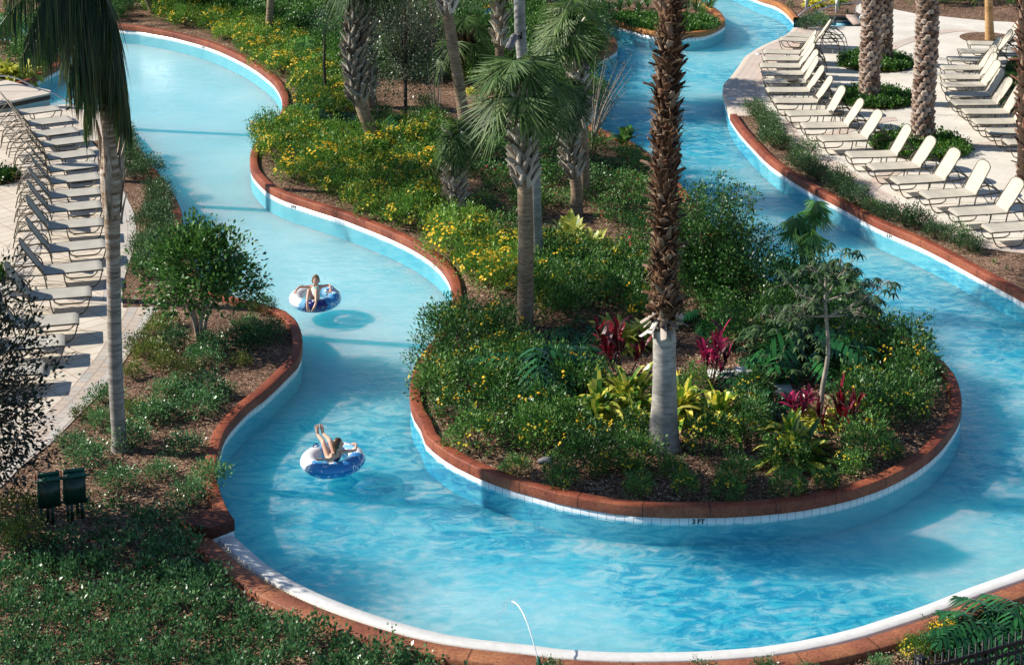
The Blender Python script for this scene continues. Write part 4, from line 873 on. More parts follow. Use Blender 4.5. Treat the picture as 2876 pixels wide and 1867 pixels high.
row([(332,385),(350,420),(365,450),(385,480),(400,505)], 'grey-green shrub in the strip right of the near palm sheath', 'shrubs in the upper left strip', .42)
row([(430,545),(445,580),(448,625),(440,660),(430,700),(415,740),(410,780)], 'grey-green shrub in the strip between left deck and curb', 'shrubs in the middle left strip', .42)
row([(2285,70),(2260,82),(2300,78)], 'grey-green shrub beside the inlet steps', 'shrubs beside the inlet', .5, (.9, 1.1))
# round beds on the right deck
m_bedring = m_bandR
def roundbed(x, y, rx, label, full=True, mat='cover', h=.24):
    c = G(x, y, .2); pr = c.y; rad_ = rx/(F/pr)
    g = Geo(); a = np.linspace(0, 2*PI, 41)[:-1]; g.add(np.column_stack([c.x+rad_*np.cos(a), c.y+rad_*1.0*np.sin(a), np.full(40, .213)]), [list(range(40))])
    o = obj('planting_bed', g, m_mulch); tag(o, label, 'flower bed')
    if full:
        g = Geo(); n = int(260*rad_*rad_)
        for _ in range(n):
            q = rad_*.93*math.sqrt(rng.random()); t_ = rng.random()*6.283; leafball(g, (c.x+q*math.cos(t_), c.y+q*math.sin(t_), .22), (.14, .14, h*(.7+.5*rng.random())), 5, 9, .075, .045, .05, .4, .6, -.1)
        obj('ground_cover', g, M[mat], o)
        g = Geo(); flowerset(g, (c.x, c.y, .2), (rad_*.9, rad_*.9, h*1.1), 22, .07, .1); tag(obj('flowers', g, M['yfl'], o), kind='stuff')
roundbed(2460, 181, 108, 'round green bed at the foot of the rear date palm')
roundbed(2458, 282, 112, 'round green bed at the foot of the nearer twin date palm')
roundbed(2586, 415, 140, 'nearest round green bed round the single date palm')
roundbed(2775, 108, 80, 'bare round mulch bed with the orange palm trunk', False)
roundbed(4, 505, 55, 'small round green bed at the left edge of the left deck')
roundbed(-6, 782, 40, 'small dark planting bed at the left edge below the other')
# lawn at right edge
lw = px([(2880,152),(2840,165),(2815,200),(2800,240),(2805,290),(2830,315),(2880,330),(3100,330),(3100,150)], .2)
g = sheet(lw, .212); la = obj('lawn', g, simple('lawn_soil', [(.03,.07,.01),(.05,.11,.02)], 8, .9)); tag(la, 'mown green lawn at the right edge behind the rear loungers', 'lawn', kind='stuff')
A_ = np.array([(p.x, p.y, .21) for p in [G(rng.uniform(2795, 2900), rng.uniform(150, 332), .2) for _ in range(9000)] if inpoly(p.x, p.y, lw)]); n = len(A_)
g = Geo(); D = unit(rng.normal(size=(n, 3))*.35+np.array([0, 0, 1.])); g.quads(kites(A_, D, rdir(n), .09, .02)); obj('grass_blades', g, M['grass'], la)
# planter lawn of the far small planter
pp = px([(1710,56),(1760,48),(1900,52),(2000,62),(2018,78),(1990,88),(1920,96),(1850,94),(1780,80)], .2); g = Geo()
k = 0
while k < 420:
    p = G(rng.uniform(1705, 2022), rng.uniform(46, 98), .2)
    if inpoly(p.x, p.y, pp): leafball(g, (p.x, p.y, .24), (.2, .2, .16), 6, 9, .09, .055, .06, .4, .6, -.1); k += 1
tag(obj('ground_cover', g, M['cover']), 'bright green ground cover in the far orange-curbed planter', 'ground cover', kind='stuff')

# ---------------------------------------------------------------- leafy accents
def rosette(name, n, L, W, mat, label, cat='plant', el=(20, 80), droop=.5, stem=0, stems=1, split=False, spread=.1, segs=4, group=None, prof=None):
    g = Geo(); gs = Geo()
    for s in range(stems):
        a0 = rng.random()*6.28; off_ = np.array([math.cos(a0), math.sin(a0), 0])*spread*(stems > 1)*rng.uniform(.3, 1); hh = stem*rng.uniform(.5, 1.1)
        lean = off_*.8; az = np.arange(n)*2.39996+rng.random(); e = np.radians(rng.uniform(el[0], el[1], n)); k = np.arange(n)/n
        P = np.stack([off_[0]+lean[0]*k, off_[1]+lean[1]*k, hh*(.35+.65*k)+.02], 1); D = np.stack([np.cos(az)*np.cos(e), np.sin(az)*np.cos(e), np.sin(e)], 1)
        blades(g, P, D, L*rng.uniform(.7, 1.15, n), W*rng.uniform(.8, 1.2, n), droop*rng.uniform(.6, 1.4, n), segs, prof, split)
        if stem: gs.tube([off_*.6, off_+lean+[0, 0, hh]], [.016, .010], 5, caps=False)
    o = obj(name, g, M[mat]); tag(o, label, cat, group); o.location = (0, -200, 0)
    if stem: obj('stems', gs, m_twig, o)
    return proto(o)
def put(o, x, y, s=1, rz=0, label=None, group=None, z=.19): return place(o, tuple(V(x, y, z)), rz, s, label, group)
lan = [.3, .85, 1, .7, .05]
arch = [.35, .75, 1, .9, .6, .05]
GR = rosette('ginger_plant', 34, .62, .085, 'gingr', 'x', el=(8, 82), droop=.55, stem=0, stems=3, split=True, spread=.20, segs=5, prof=arch)
GY = rosette('ginger_plant', 34, .55, .085, 'gingy', 'x', el=(8, 82), droop=.5, stem=0, stems=3, split=True, spread=.22, segs=5, prof=arch)
put(GY, 1358, 592, 2.3, 0, 'large yellow variegated ginger clump left of the brown shaggy palm, behind the flowers'); put(GY, 1418, 603, 1.4, 2, 'smaller yellow ginger clump right of the large one')
put(GR, 1422, 965, 2.1, 0, 'green and yellow striped ginger clump left of the pale palm foot'); put(GR, 1475, 985, 1.3, 1, 'striped ginger leaves touching the left side of the pale palm foot')
put(GR, 1632, 975, 2.0, 2, 'green and yellow striped ginger clump right of the pale palm foot'); put(GR, 1838, 1050, 1.75, 4, 'striped ginger clump at the foot of the small spreading tree')
put(GY, 1480, 800, 1.7, 1, 'yellow ginger clump behind the magenta leaves'); put(GY, 1925, 985, 1.0, 1, 'small yellow ginger right of the small spreading tree')
put(GY, 45, 182, 1.9, 1, 'bright yellow ginger clump behind the left footbridge deck'); put(GY, 1900, 14, 1.1, 1, 'yellow ginger clump on the mulch by the white posts'); put(GY, 1950, 5, 1.1, 2, 'yellow ginger clump between the two white posts'); put(GY, 1095, 215, .6, 2, 'small yellow ginger behind the curved palm trunk')
CO = rosette('ti_plant', 14, .36, .075, 'cord', 'x', el=(20, 85), droop=.25, stem=.62, stems=6, spread=.30, prof=lan)
put(CO, 1448, 865, (1.05, 1.05, 1.5), 0, 'magenta ti plant group left of the brown shaggy palm'); put(CO, 1645, 885, (.95, .95, 1.45), 2, 'magenta ti plant right of the brown shaggy palm'); put(CO, 1940, 1022, (.85, .85, 1.3), 3, 'magenta ti plant beside the foot of the small spreading tree'); put(CO, 1860, 970, .8, 1, 'small dark red ti plant behind the striped ginger')
def philo(label, n=16, L=.62, sc=1, at=(0, 0)):
    g = Geo(); gs = Geo()
    for i in range(n):
        az = i*2.4+rng.random()*.4; el = rad(rng.uniform(25, 75)); d = np.array([math.cos(az)*math.cos(el), math.sin(az)*math.cos(el), math.sin(el)]); st = d*rng.uniform(.35, .65)
        gs.tube([[0, 0, .02], st*.6+[0, 0, .05], st], .010, 4, caps=False)
        ax = unit(np.array([math.cos(az), math.sin(az), -.35+.3*rng.random()])); LL = L*rng.uniform(.7, 1.1); side = np.cross(ax, [0, 0, 1.]); side = unit(side)
        t = np.linspace(0, .92, 8); P = st+ax*LL*t[:, None]+np.array([0, 0, -1.])*(.25*LL*t*t)[:, None]
        for s in (-1, 1):
            D = unit(side*s*.9+ax*(.1+.9*t)[:, None]+np.array([0, 0, -.25])+rng.normal(size=(8, 3))*.06)
            blades(g, P, D, LL*.52*np.sin(PI*(.25+.65*t)), .062, .3, 3, [.8, 1, .8, .1])
        blades(g, P[-1:], ax[None], LL*.3, .07, .3, 3, [.8, 1, .8, .1])
    o = obj('split_leaf_plant', g, M['phil']); tag(o, label, 'plant'); obj('leaf_stalks', gs, M['phil'], o); proto(o); return o
PH = [philo('x'), philo('x', 13)]
for i, (x, y, s, lab) in enumerate([(1240,910,1.55,'large split-leaf plant below the tan palm trunk'),(1310,860,1.0,'split-leaf plant between the tan palm trunk and the magenta leaves'),(1290,930,.9,'split-leaf plant right of the flowering bushes at the lower left'),(1350,800,.9,'split-leaf plant under the yellow flowers left of the magenta leaves'),
    (1870,850,1.6,'large dark split-leaf plant left of the small spreading tree trunk'),(1960,830,.9,'split-leaf plant right of the small spreading tree trunk'),(1800,960,.7,'small split-leaf plant behind the striped ginger at the tree foot'),(1725,905,.7,'small split-leaf plant behind the white slab'),
    (750,300,1.15,'split-leaf plant above the yellow flower mound, left one'),(800,325,1.0,'split-leaf plant left of the leaning palm foot'),(905,320,1.1,'split-leaf plant right of the leaning palm foot'),(1640,760,.8,'dark split-leaf plant right of the brown shaggy palm'),(2245,1510,.75,'split-leaf plant over the black fence, left one'),(2310,1490,1.0,'large split-leaf plant over the black fence, right one'),(2370,1470,.85,'split-leaf plant at the right edge beside the near curb'),(640,30,.9,'split-leaf plant at the top edge among the far flowers'),(740,100,.8,'split-leaf plant below the banana leaves')]):
    put(PH[i % 2], x, y, s, i*1.3, lab, z=.19 if y < 1200 else .03)
BN = rosette('banana_plant', 9, 1.15, .30, 'ban', 'x', el=(35, 85), droop=.35, stem=.5, stems=2, spread=.3, segs=5, prof=[.15, .8, 1, .95, .7, .05])
put(BN, 700, 75, 1.0, 0, 'large-leaved banana plant at the top edge right of the straight tan trunk'); put(BN, 800, 120, .7, 2, 'banana plant behind the leaning palm'); put(BN, 1150, 235, .8, 1, 'banana plant between the curved palm and the full fan crown'); put(BN, 1440, 350, .7, 1, 'broad-leaved dark plant at the right island rim below the bare shrub'); put(BN, 1190, 270, .6, 3, 'small banana plant below the full fan crown')
LY = rosette('strap_leaf_plant', 26, .85, .045, 'lily', 'x', el=(45, 85), droop=.25, segs=4)
for i, (x, y, s) in enumerate([(1440,28,1),(1462,20,1),(1485,30,1),(1600,22,1),(1618,30,1.1),(1632,42,1),(1650,24,1.1),(1505,20,.9),(1590,38,.9)]): put(LY, x, y, s, i, 'strap-leaved lily clump in the far orange-curbed planter', 'lily clumps in the far planter')
GT = rosette('grass_tuft', 60, .42, .012, 'lily', 'x', el=(30, 88), droop=.5, segs=3)
put(GT, 2272, 590, 1.0, 0, 'spiky green grass tuft at the near end of the right mulch strip'); put(GT, 2310, 612, .5, 1, 'small grass tuft below the larger one in the right strip'); put(GT, 2340, 628, .5, 2, 'smallest grass tuft near the right edge of the strip')
for i, (x, y) in enumerate([(2225//1.2084,20/1.2084),(2350/1.2084,24/1.2084),(2380/1.2084,38/1.2084),(2290/1.2084,38/1.2084)]): put(GT, x, y, .8, i, 'fine grass tuft on the mulch by the white posts', 'grass tufts by the posts')

# ---------------------------------------------------------------- broadleaf trees
def limbs(g, base, forks, r):
    for f in forks: g.tube(smoothp(np.array([base]+f), 10), np.linspace(r, r*.35, 10), 7)
def tree(name, label, at, build, z=.19, cat='tree'):
    t = thing(name, tuple(V(*at, z)), 0, label, cat); build(t); return t
def lig(t):
    g = Geo(); r = np.random.default_rng(5); H = 2.1; tips = []
    for i in range(5):
        a = i*1.26; b0 = np.array([.05*math.cos(a), .05*math.sin(a), 0]); m1 = np.array([.12*math.cos(a), .12*math.sin(a), .45]); e = np.array([.75*math.cos(a), .75*math.sin(a), 1.5])
        g.tube(smoothp(np.array([b0, m1, (m1+e)/2+[0, 0, .15], e]), 12), np.linspace(.055, .015, 12), 7); tips.append(e)
        for k in range(4):
            d = rdir(1)[0]*.5+np.array([0, 0, .3]); g.tube([(m1+e)/2, (m1+e)/2+d*.6, (m1+e)/2+d*1.1], [.018, .012, .006], 5, caps=False)
    obj('trunk', g, m_pale, t, True); g = Geo()
    leafball(g, (0, 0, 1.45), (1.08, 1.0, .82), 300, 24, .10, .052, .11, .35, .3, -.75, lumpy=.2)
    leafball(g, (-.1, 0, 1.9), (.65, .6, .5), 60, 24, .10, .052, .10, .5, .5, -.3, lumpy=.28)
    leafball(g, (.6, 0, 1.15), (.75, .6, .42), 50, 22, .085, .042, .09, .5, .1, -.6, lumpy=.2); obj('crown', g, M['lig'], t)
tree('round_tree', 'round glossy green tree with several pale stems on the left bank', (466,792), lig)
def oak(t):
    g = Geo(); g.tube(smoothp(np.array([[0, 0, 0], [.05, 0, 1.2], [0, .05, 2.4], [.1, 0, 3.6]]), 14), np.linspace(.10, .03, 14), 8)
    C = leafball(Geo(), (0, 0, 2.3), (1.15, 1.1, 1.9), 130, 1, .05, .03, .1, .4); twigs(g, np.array([0, 0, 1.6]), C[::3], .012)
    obj('trunk', g, m_darkbark, t); gl = Geo(); leafball(gl, (0, 0, 2.2), (1.3, 1.2, 2.0), 620, 20, .085, .045, .11, .35, .2, -.95, lumpy=.16); obj('crown', gl, M['dark'], t)
tree('dark_tree', 'dark small-leaved tree cut by the left edge over the deck corner', (-60,1215), oak)
def sap(t):
    g = Geo(); g.tube([[0, 0, 0], [.02, 0, 1.5], [0, 0, 3.0], [.03, 0, 4.4]], [.06, .05, .035, .01], 8)
    C = leafball(Geo(), (0, 0, 2.7), (1.1, 1.0, 1.8), 120, 1, .05, .03, .1, .3); twigs(g, np.array([0, 0, 1.8]), C[::2], .009)
    obj('trunk', g, m_darkbark, t); gl = Geo(); leafball(gl, (0, 0, 2.5), (1.1, 1.0, 1.7), 600, 14, .07, .038, .10, .25, .3, -.9, lumpy=.2); obj('crown', gl, M['grey'], t)
tree('sapling', 'grey-green loose-crowned sapling with dark straight trunk left of the curved palm', (942,305), sap)
def scrub(t):
    g = Geo(); gl = Geo()
    for i in range(46):
        a = rng.random()*6.28; r_ = rng.uniform(.2, 1.6); e = np.array([math.cos(a)*r_, math.sin(a)*r_, rng.uniform(1.4, 3.6)]); m = e*[.4, .4, .55]; p = smoothp(np.array([[0, 0, 0], m, e]), 8); g.tube(p, np.linspace(.025, .004, 8), 4, caps=False)
        for k in range(3, 8): leafball(gl, p[k], (.16, .16, .16), 5, 4, .05, .028, .07, .2)
        for k in range(3): q = p[-3]+rdir(1)[0]*.45; g.tube([p[-3], q], [.006, .002], 3, caps=False)
    obj('branches', g, m_twig, t); obj('crown', gl, M['grey'], t)
tree('scrub_tree', 'twiggy grey-green small tree with many fine bare branches behind the sapling', (1000,175), scrub)
tree('scrub_tree', 'second twiggy small tree behind the leaning palm near the green pipe', (905,140), scrub)
def myrtle(t):
    g = Geo(); gl = Geo()
    for i in range(16):
        a = rng.uniform(-1.2, 1.6); r_ = rng.uniform(.2, 1.5); e = np.array([math.cos(a)*r_, math.sin(a)*r_*.6, rng.uniform(1.2, 3.3)]); p = smoothp(np.array([[0, 0, 0], e*[.35, .35, .5], e]), 9); g.tube(p, np.linspace(.02, .004, 9), 4, caps=False)
        for k in range(4, 9): leafball(gl, p[k], (.12, .12, .12), 4, 4, .05, .024, .05, .2)
    obj('branches', g, m_pale, t); obj('leaves', gl, M['grey'], t)
tree('bare_shrub', 'nearly bare upright shrub with fine pale branches over the right river arm', (1375,345), myrtle)
def canes(t):
    g = Geo()
    for i in range(7): a = i*.9; g.tube([[.10*math.cos(a), .1*math.sin(a), 0], [.2*math.cos(a), .2*math.sin(a), 1.2], [.45*math.cos(a), .4*math.sin(a), 2.6]], [.018, .014, .006], 5)
    obj('canes', g, m_pale, t); gl = Geo(); leafball(gl, (0, 0, 2.4), (.7, .6, .7), 50, 6, .06, .03, .08, .3); obj('leaves', gl, M['grey'], t)
tree('cane_shrub', 'cluster of thin pale upright canes between the sapling and the curved palm', (1012,265), canes)
tree('cane_shrub', 'pale canes at the top edge behind the far yellow flowers', (630,40), canes)
def stem(t):
    g = Geo(); g.tube([[0, 0, 0], [-.04, 0, 1.3], [.0, 0, 2.4]], [.05, .045, .02], 7); obj('trunk', g, m_darkbark, t)
    gl = Geo(); leafball(gl, (0, 0, 2.4), (.55, .5, .5), 60, 10, .06, .03, .08, .3); obj('crown', gl, M['grey'], t)
tree('young_tree', 'young tree with thin dark stem just left of the leaning ragged palm', (758,245), stem)
def bigbush(t):
    g = Geo(); gl = Geo(); r = np.random.default_rng(4)
    for i in range(30):
        a = r.random()*6.28; r_ = r.uniform(.2, 1.35); e = np.array([math.cos(a)*r_, math.sin(a)*r_*.9, r.uniform(1.4, 2.9)-.55*r_]); p = smoothp(np.array([[math.cos(a)*.1, math.sin(a)*.1, 0], e*[.55, .55, .45], e]), 12); g.tube(p, np.linspace(.03, .006, 12), 5, caps=False)
        for k in range(3, 12): leafball(gl, p[k], (.20, .20, .18), 9, 8, .062, .034, .06, .3, .6)
    leafball(gl, (0, 0, .9), (1.4, 1.2, .9), 190, 16, .065, .036, .10, .4, .4, -.4, lumpy=.2)
    obj('branches', g, m_twig, t); obj('crown', gl, M['lig'], t)
tree('large_bush', 'tall dark glossy bush with upright shoots right of the brown shaggy palm', (1660,700), bigbush)
tree('large_bush', 'broad dark bush in front of the tall one, left of the young fan palm', (1760,735), lambda t: (lambda gl: (leafball(gl, (0, 0, .75), (1.2, 1.0, .9), 200, 16, .065, .036, .10, .4, .4, -.4, lumpy=.25), obj('crown', gl, M['lig'], t)))(Geo()))
tree('large_bush', 'dense dark bush against the right side of the brown shaggy palm', (1600,610), lambda t: (lambda gl: (leafball(gl, (0, 0, .8), (1.0, .9, 1.1), 200, 16, .06, .034, .10, .4, .5, -.4, lumpy=.25), obj('crown', gl, M['lig'], t)))(Geo()))
def spread(t):
    b = np.array(V(1903,990,.19)); U = lambda x, y, dy=0: up(b, x*S, y*S)-b+np.array([0, dy, 0])
    g = Geo(); trunk_ = smoothp(np.array([[0, 0, 0], U(1912,900), U(1925,820), U(1920,735), U(1918,680), U(1920,640)]), 26); g.tube(trunk_, np.linspace(.055, .022, 26), 8)
    ends = [(735,(1925,735),(1990,735),(2040,700),.3),(735,(1925,735),(2000,690),(2055,640),-.3),(700,(1918,700),(1860,690),(1830,660),.2),(735,(1920,735),(1860,730),(1790,725),-.2),(690,(1920,690),(1960,640),(2000,610),.3),(680,(1918,680),(1900,640),(1880,600),-.4),(660,(1920,660),(1950,620),(1960,590),.1),(720,(1920,720),(1880,700),(1845,690),-.5),(700,(1920,700),(2010,680),(2070,668),.4)]
    gl = Geo()
    for (_, a_, m_, e_, dy) in ends:
        p = smoothp(np.array([U(*a_), U(*m_)+[0, dy*.5, 0], U(*e_)+[0, dy, 0]]), 12); g.tube(p, np.linspace(.022, .006, 12), 6, caps=False)
        for k in list(range(4, 12)):
            for _k in range(2):
                q = p[k]+rdir(1)[0]*[.30, .30, .20]; g.tube([p[k], q], [.005, .003], 3, caps=False); az = np.arange(7)*.9+rng.random(); D = np.stack([np.cos(az), np.sin(az), -.25+0*az], 1); blades(gl, np.repeat([q], 7, 0), unit(D), .14, .045, .5, 2, [.4, 1, .05])
    obj('trunk', g, m_pale, t, True); obj('crown', gl, M['olive'], t)
tree('spreading_tree', 'small open tree with thin pale curving trunk at the right end of the island', (1903,990), spread)
def olivebush(t):
    gl = Geo()
    for _ in range(70):
        q = rdir(1)[0]*[.8, .6, .5]+[0, 0, .7]; az = np.arange(7)*.9+rng.random(); D = np.stack([np.cos(az), np.sin(az), -.1+0*az], 1); blades(gl, np.repeat([q], 7, 0), unit(D), .13, .045, .5, 2, [.4, 1, .05])
    obj('leaves', gl, M['olive'], t); g = Geo(); g.tube([[0, 0, 0], [.1, 0, .7]], [.02, .01], 5); obj('stem', g, m_twig, t)
tree('olive_shrub', 'olive-leaved shrub beside the white slab', (1810,885), olivebush)
# ---------------------------------------------------------------- sun loungers
def slingmat(name, c):
    m, n, l, bs = newmat(name); v = coords(n); t = noise(n, l, 3, 4, v); w1 = n.new('ShaderNodeTexChecker'); w1.inputs['Scale'].default_value = 160; l.new(v, w1.inputs[0])
    r = ramp(n, [tuple(x*.86 for x in c), c], [.35, .65]); l.new(t.outputs[0], r.inputs[0]); l.new(r.outputs[0], bs.inputs['Base Color']); bs.inputs['Roughness'].default_value = .75; bs.inputs['Specular IOR Level'].default_value = .2
    tr = n.new('ShaderNodeBsdfTranslucent'); l.new(r.outputs[0], tr.inputs[0]); mx = n.new('ShaderNodeMixShader'); mx.inputs[0].default_value = .12
    l.new(bs.outputs[0], mx.inputs[1]); l.new(tr.outputs[0], mx.inputs[2]); l.new(mx.outputs[0], n['Material Output'].inputs[0]); return m
m_sling = slingmat('cream_sling_fabric', (.64,.59,.49)); m_sling_shaded = slingmat('shaded_taupe_sling', (.56,.53,.46))  # second tone: cream sling with the backlit left row's shading put into the colour
m_tubem = simple('dark_bronze_tube', [(.085,.070,.045),(.13,.108,.07)], 8, .45, spec=.5)
def slab(g, prof, y0, th=.012, rows=9, roundfrom=None, w=.31, rr=.12, sag=.0):
    """a fabric panel along a side profile [(x, z)], optionally with rounded end"""
    prof = np.array(prof); L = np.concatenate([[0], np.cumsum(np.linalg.norm(np.diff(prof, axis=0), axis=1))]); s = np.linspace(0, L[-1], rows*2)
    X = np.interp(s, L, prof[:, 0]); Z = np.interp(s, L, prof[:, 1]); ws = np.full(len(s), w)
    if roundfrom == 'end': d = L[-1]-s; ws = w-rr*(1-np.sqrt(np.clip(1-(1-np.clip(d/rr, 0, 1))**2, 0, 1)))
    if roundfrom == 'start': d = s; ws = w-rr*(1-np.sqrt(np.clip(1-(1-np.clip(d/rr, 0, 1))**2, 0, 1)))
    y = np.linspace(-1, 1, 7); tx = np.gradient(X); tz = np.gradient(Z); k = np.hypot(tx, tz); nx, nz = -tz/k, tx/k
    top = []; bot = []
    for i in range(len(s)):
        sg = -sag*(1-y**2)*np.sin(PI*s[i]/L[-1]); top.append(np.column_stack([X[i]+nx[i]*(th/2+sg), y*ws[i], Z[i]+nz[i]*(th/2+sg)])); bot.append(np.column_stack([X[i]-nx[i]*(th/2-sg), y*ws[i], Z[i]-nz[i]*(th/2-sg)]))
    top = np.array(top); bot = np.array(bot); g.grid(top[:, ::-1]); g.grid(bot)
    g.grid(np.array([top[:, 0], bot[:, 0]])); g.grid(np.array([bot[:, -1], top[:, -1]])); g.grid(np.array([bot[0], top[0]])); g.grid(np.array([top[-1], bot[-1]]))
def make_lounger(mat, ang=57):
    t = thing('sun_lounger', (0, -200, 0), 0, 'x', 'sun lounger'); a = rad(ang); ca, sa = math.cos(a), math.sin(a); BL = .86; hx = 1.27; hz = .385; R_ = .0155
    g = Geo(); slab(g, [(.0, .35), (.05, .385), (.3, .38), (1.0, .375), (hx, .38)], 0, roundfrom='start', rr=.06, sag=.015); obj('seat', g, mat, t)
    g = Geo(); slab(g, [(hx+.01, hz), (hx+ca*BL, hz+sa*BL)], 0, roundfrom='end', rr=.13, sag=.012); obj('backrest', g, mat, t)
    g = Geo()
    for s in (-1, 1): g.tube([[0, s*.30, .345], [.05, s*.325, .372], [hx, s*.325, .368], [1.95, s*.325, .40]], R_, 6)
    g.tube([[.0, -.30, .345], [.0, .30, .345]], R_, 6); g.tube([[1.95, -.325, .40], [1.95, .325, .40]], R_, 6); g.tube([[.75, -.325, .345], [.75, .325, .345]], R_*.9, 6)
    obj('frame', g, m_tubem, t)
    g = Geo(); th = np.linspace(0, PI, 9)
    q = [[hx, -.325, hz], [hx+ca*(BL-.14), -.325, hz+sa*(BL-.14)]]+[[hx+ca*(BL-.14+.15*math.sin(x)), -.325*math.cos(x), hz+sa*(BL-.14+.15*math.sin(x))] for x in th[1:-1]]+[[hx+ca*(BL-.14), .325, hz+sa*(BL-.14)], [hx, .325, hz]]
    g.tube(q, R_*.9, 6); obj('back_frame', g, m_tubem, t)
    for s in (-1, 1):
        g = Geo(); y = s*.335; g.tube(smoothp(np.array([[.02, y*.93, .34], [.07, y, .16], [.16, y, .03], [.26, y, .015], [.66, y, .015], [.77, y, .05], [.82, y, .2], [.84, y, .36]]), 18), R_, 6); obj('front_leg', g, m_tubem, t)
        g = Geo(); y = s*.375; g.tube(smoothp(np.array([[1.19, y, 0], [1.23, y, .25], [1.29, y, .50], [1.38, y, .60], [1.52, y, .62], [1.70, y, .59]]), 16), R_*1.05, 6); obj('armrest', g, m_tubem, t)
        g = Geo(); y = s*.36; g.tube(smoothp(np.array([[1.66, y, .60], [1.88, y, .46], [2.0, y, .30], [2.07, y, 0]]), 10), R_, 6); obj('rear_leg', g, m_tubem, t)
        g = Geo(); y = s*.29; m_ = np.array([hx+ca*.50, y, hz+sa*.50-.02]); g.tube([m_, [1.93, y, .42]], R_*.8, 5)
        for k in range(5): g.tube([[1.70+.05*k, y, .395], [1.69+.05*k, y, .425]], .007, 4)
        g.tube([[1.45, y*1.1, .37], [1.62, y*1.1, .16], [2.02, y*1.15, .15]], R_*.8, 5); obj('back_prop', g, m_tubem, t)
    return proto(t)
LA = make_lounger(m_sling); LBt = make_lounger(m_sling_shaded, 56); LA2 = make_lounger(m_sling, 61)
ORD = ['nearest', 'second nearest', 'third nearest', 'fourth nearest', 'fifth nearest', 'sixth nearest', 'seventh nearest', 'eighth nearest', 'ninth nearest', 'tenth nearest', 'eleventh nearest', 'twelfth nearest', 'thirteenth nearest', 'fourteenth nearest', 'fifteenth nearest', 'sixteenth nearest', 'seventeenth nearest', 'eighteenth nearest', 'nineteenth nearest']
def lounge(pr, px_, py_, ang, label, group):
    """px, py: far corner of the foot end; ang: heading from foot to head in degrees"""
    h = rad(ang+rng.normal()*1.6); w_ = Vector((-math.sin(h), math.cos(h), 0)); w_ = w_ if w_.y > 0 else -w_
    p = G(px_, py_, .2+.36)-w_*.33; p.z = .2; place(pr, tuple(p), h, 1, label, group)
RA = [(340,232,-15),(283,262,-10),(165,350,-4),(157,398,-2),(140,445,0),(152,500,0),(162,552,0),(180,615,0),(228,690,2),(312,780,3),(418,862,5),(535,955,8),(732,1065,8),(880,1150,9),(1040,1245,10),(1245,1345,12),(1450,1462,12)]
RA = [(2076+x/2.4925, y/2.4925, a) for x, y, a in RA]+[(2750,632,12)]
for i, (x, y, a) in enumerate(RA):
    k = len(RA)-1-i; lounge(LA if i % 3 else LA2, x, y, a, f'cream sling sun lounger, {ORD[k]} in the long row beside the right river arm', 'cream loungers in the row by the right river arm')
RBt = [(1590,290,-3),(1525,345,-3),(1450,400,-2),(1398,462,-2),(1400,525,0),(1405,580,0),(1435,648,1),(1470,705,2),(1545,765,3),(1612,835,4),(1715,905,4),(1832,975,5)]
for i, (x, y, a) in enumerate(RBt): lounge(LA if i % 2 else LA2, 2076+x/2.4925, y/2.4925, a, f'cream sling sun lounger, {ORD[11-i]} in the rear row at the right edge', 'cream loungers in the rear row at the right edge')
LL_ = [(400,740),(485,815),(522,890),(590,955),(640,1045),(662,1128),(690,1210),(700,1312),(704,1405)]
LL_ = [(x/2.4925, y/2.4925) for x, y in LL_]+[(x/2.4925, 600+y/2.4925) for x, y in [(720,30),(735,180),(710,330),(640,510),(550,695),(455,845),(320,1035)]]
for i, (x, y) in enumerate(LL_):
    k = len(LL_)-1-i; lounge(LBt, x, y, 180+27-19*i/(len(LL_)-1), f'taupe-shaded sling sun lounger, {ORD[k]} in the row on the left deck', 'taupe-shaded loungers on the left deck')
# small round side tables
def table(label, x, y):
    p = G(x, y, .2); t = thing('side_table', tuple(p), 0, label, 'side table', 'small round tables between the right loungers'); g = Geo(); g.lathe([(.001,.43),(.22,.43),(.235,.44),(.235,.455),(.22,.465),(.001,.465)], sides=18); obj('table_top', g, m_tubem, t)
    for k in range(3):
        a = k*2.09; g = Geo(); g.tube([[.08*math.cos(a), .08*math.sin(a), .43], [.11*math.cos(a), .11*math.sin(a), .2], [.2*math.cos(a), .2*math.sin(a), 0]], .01, 5); obj('leg', g, m_tubem, t)
table('small round dark table between the rear loungers of the long right row', 2222, 262); table('small round dark table between loungers near the round bed', 2307, 315); table('small round dark table beside a lounger near the single date palm', 2349, 357)

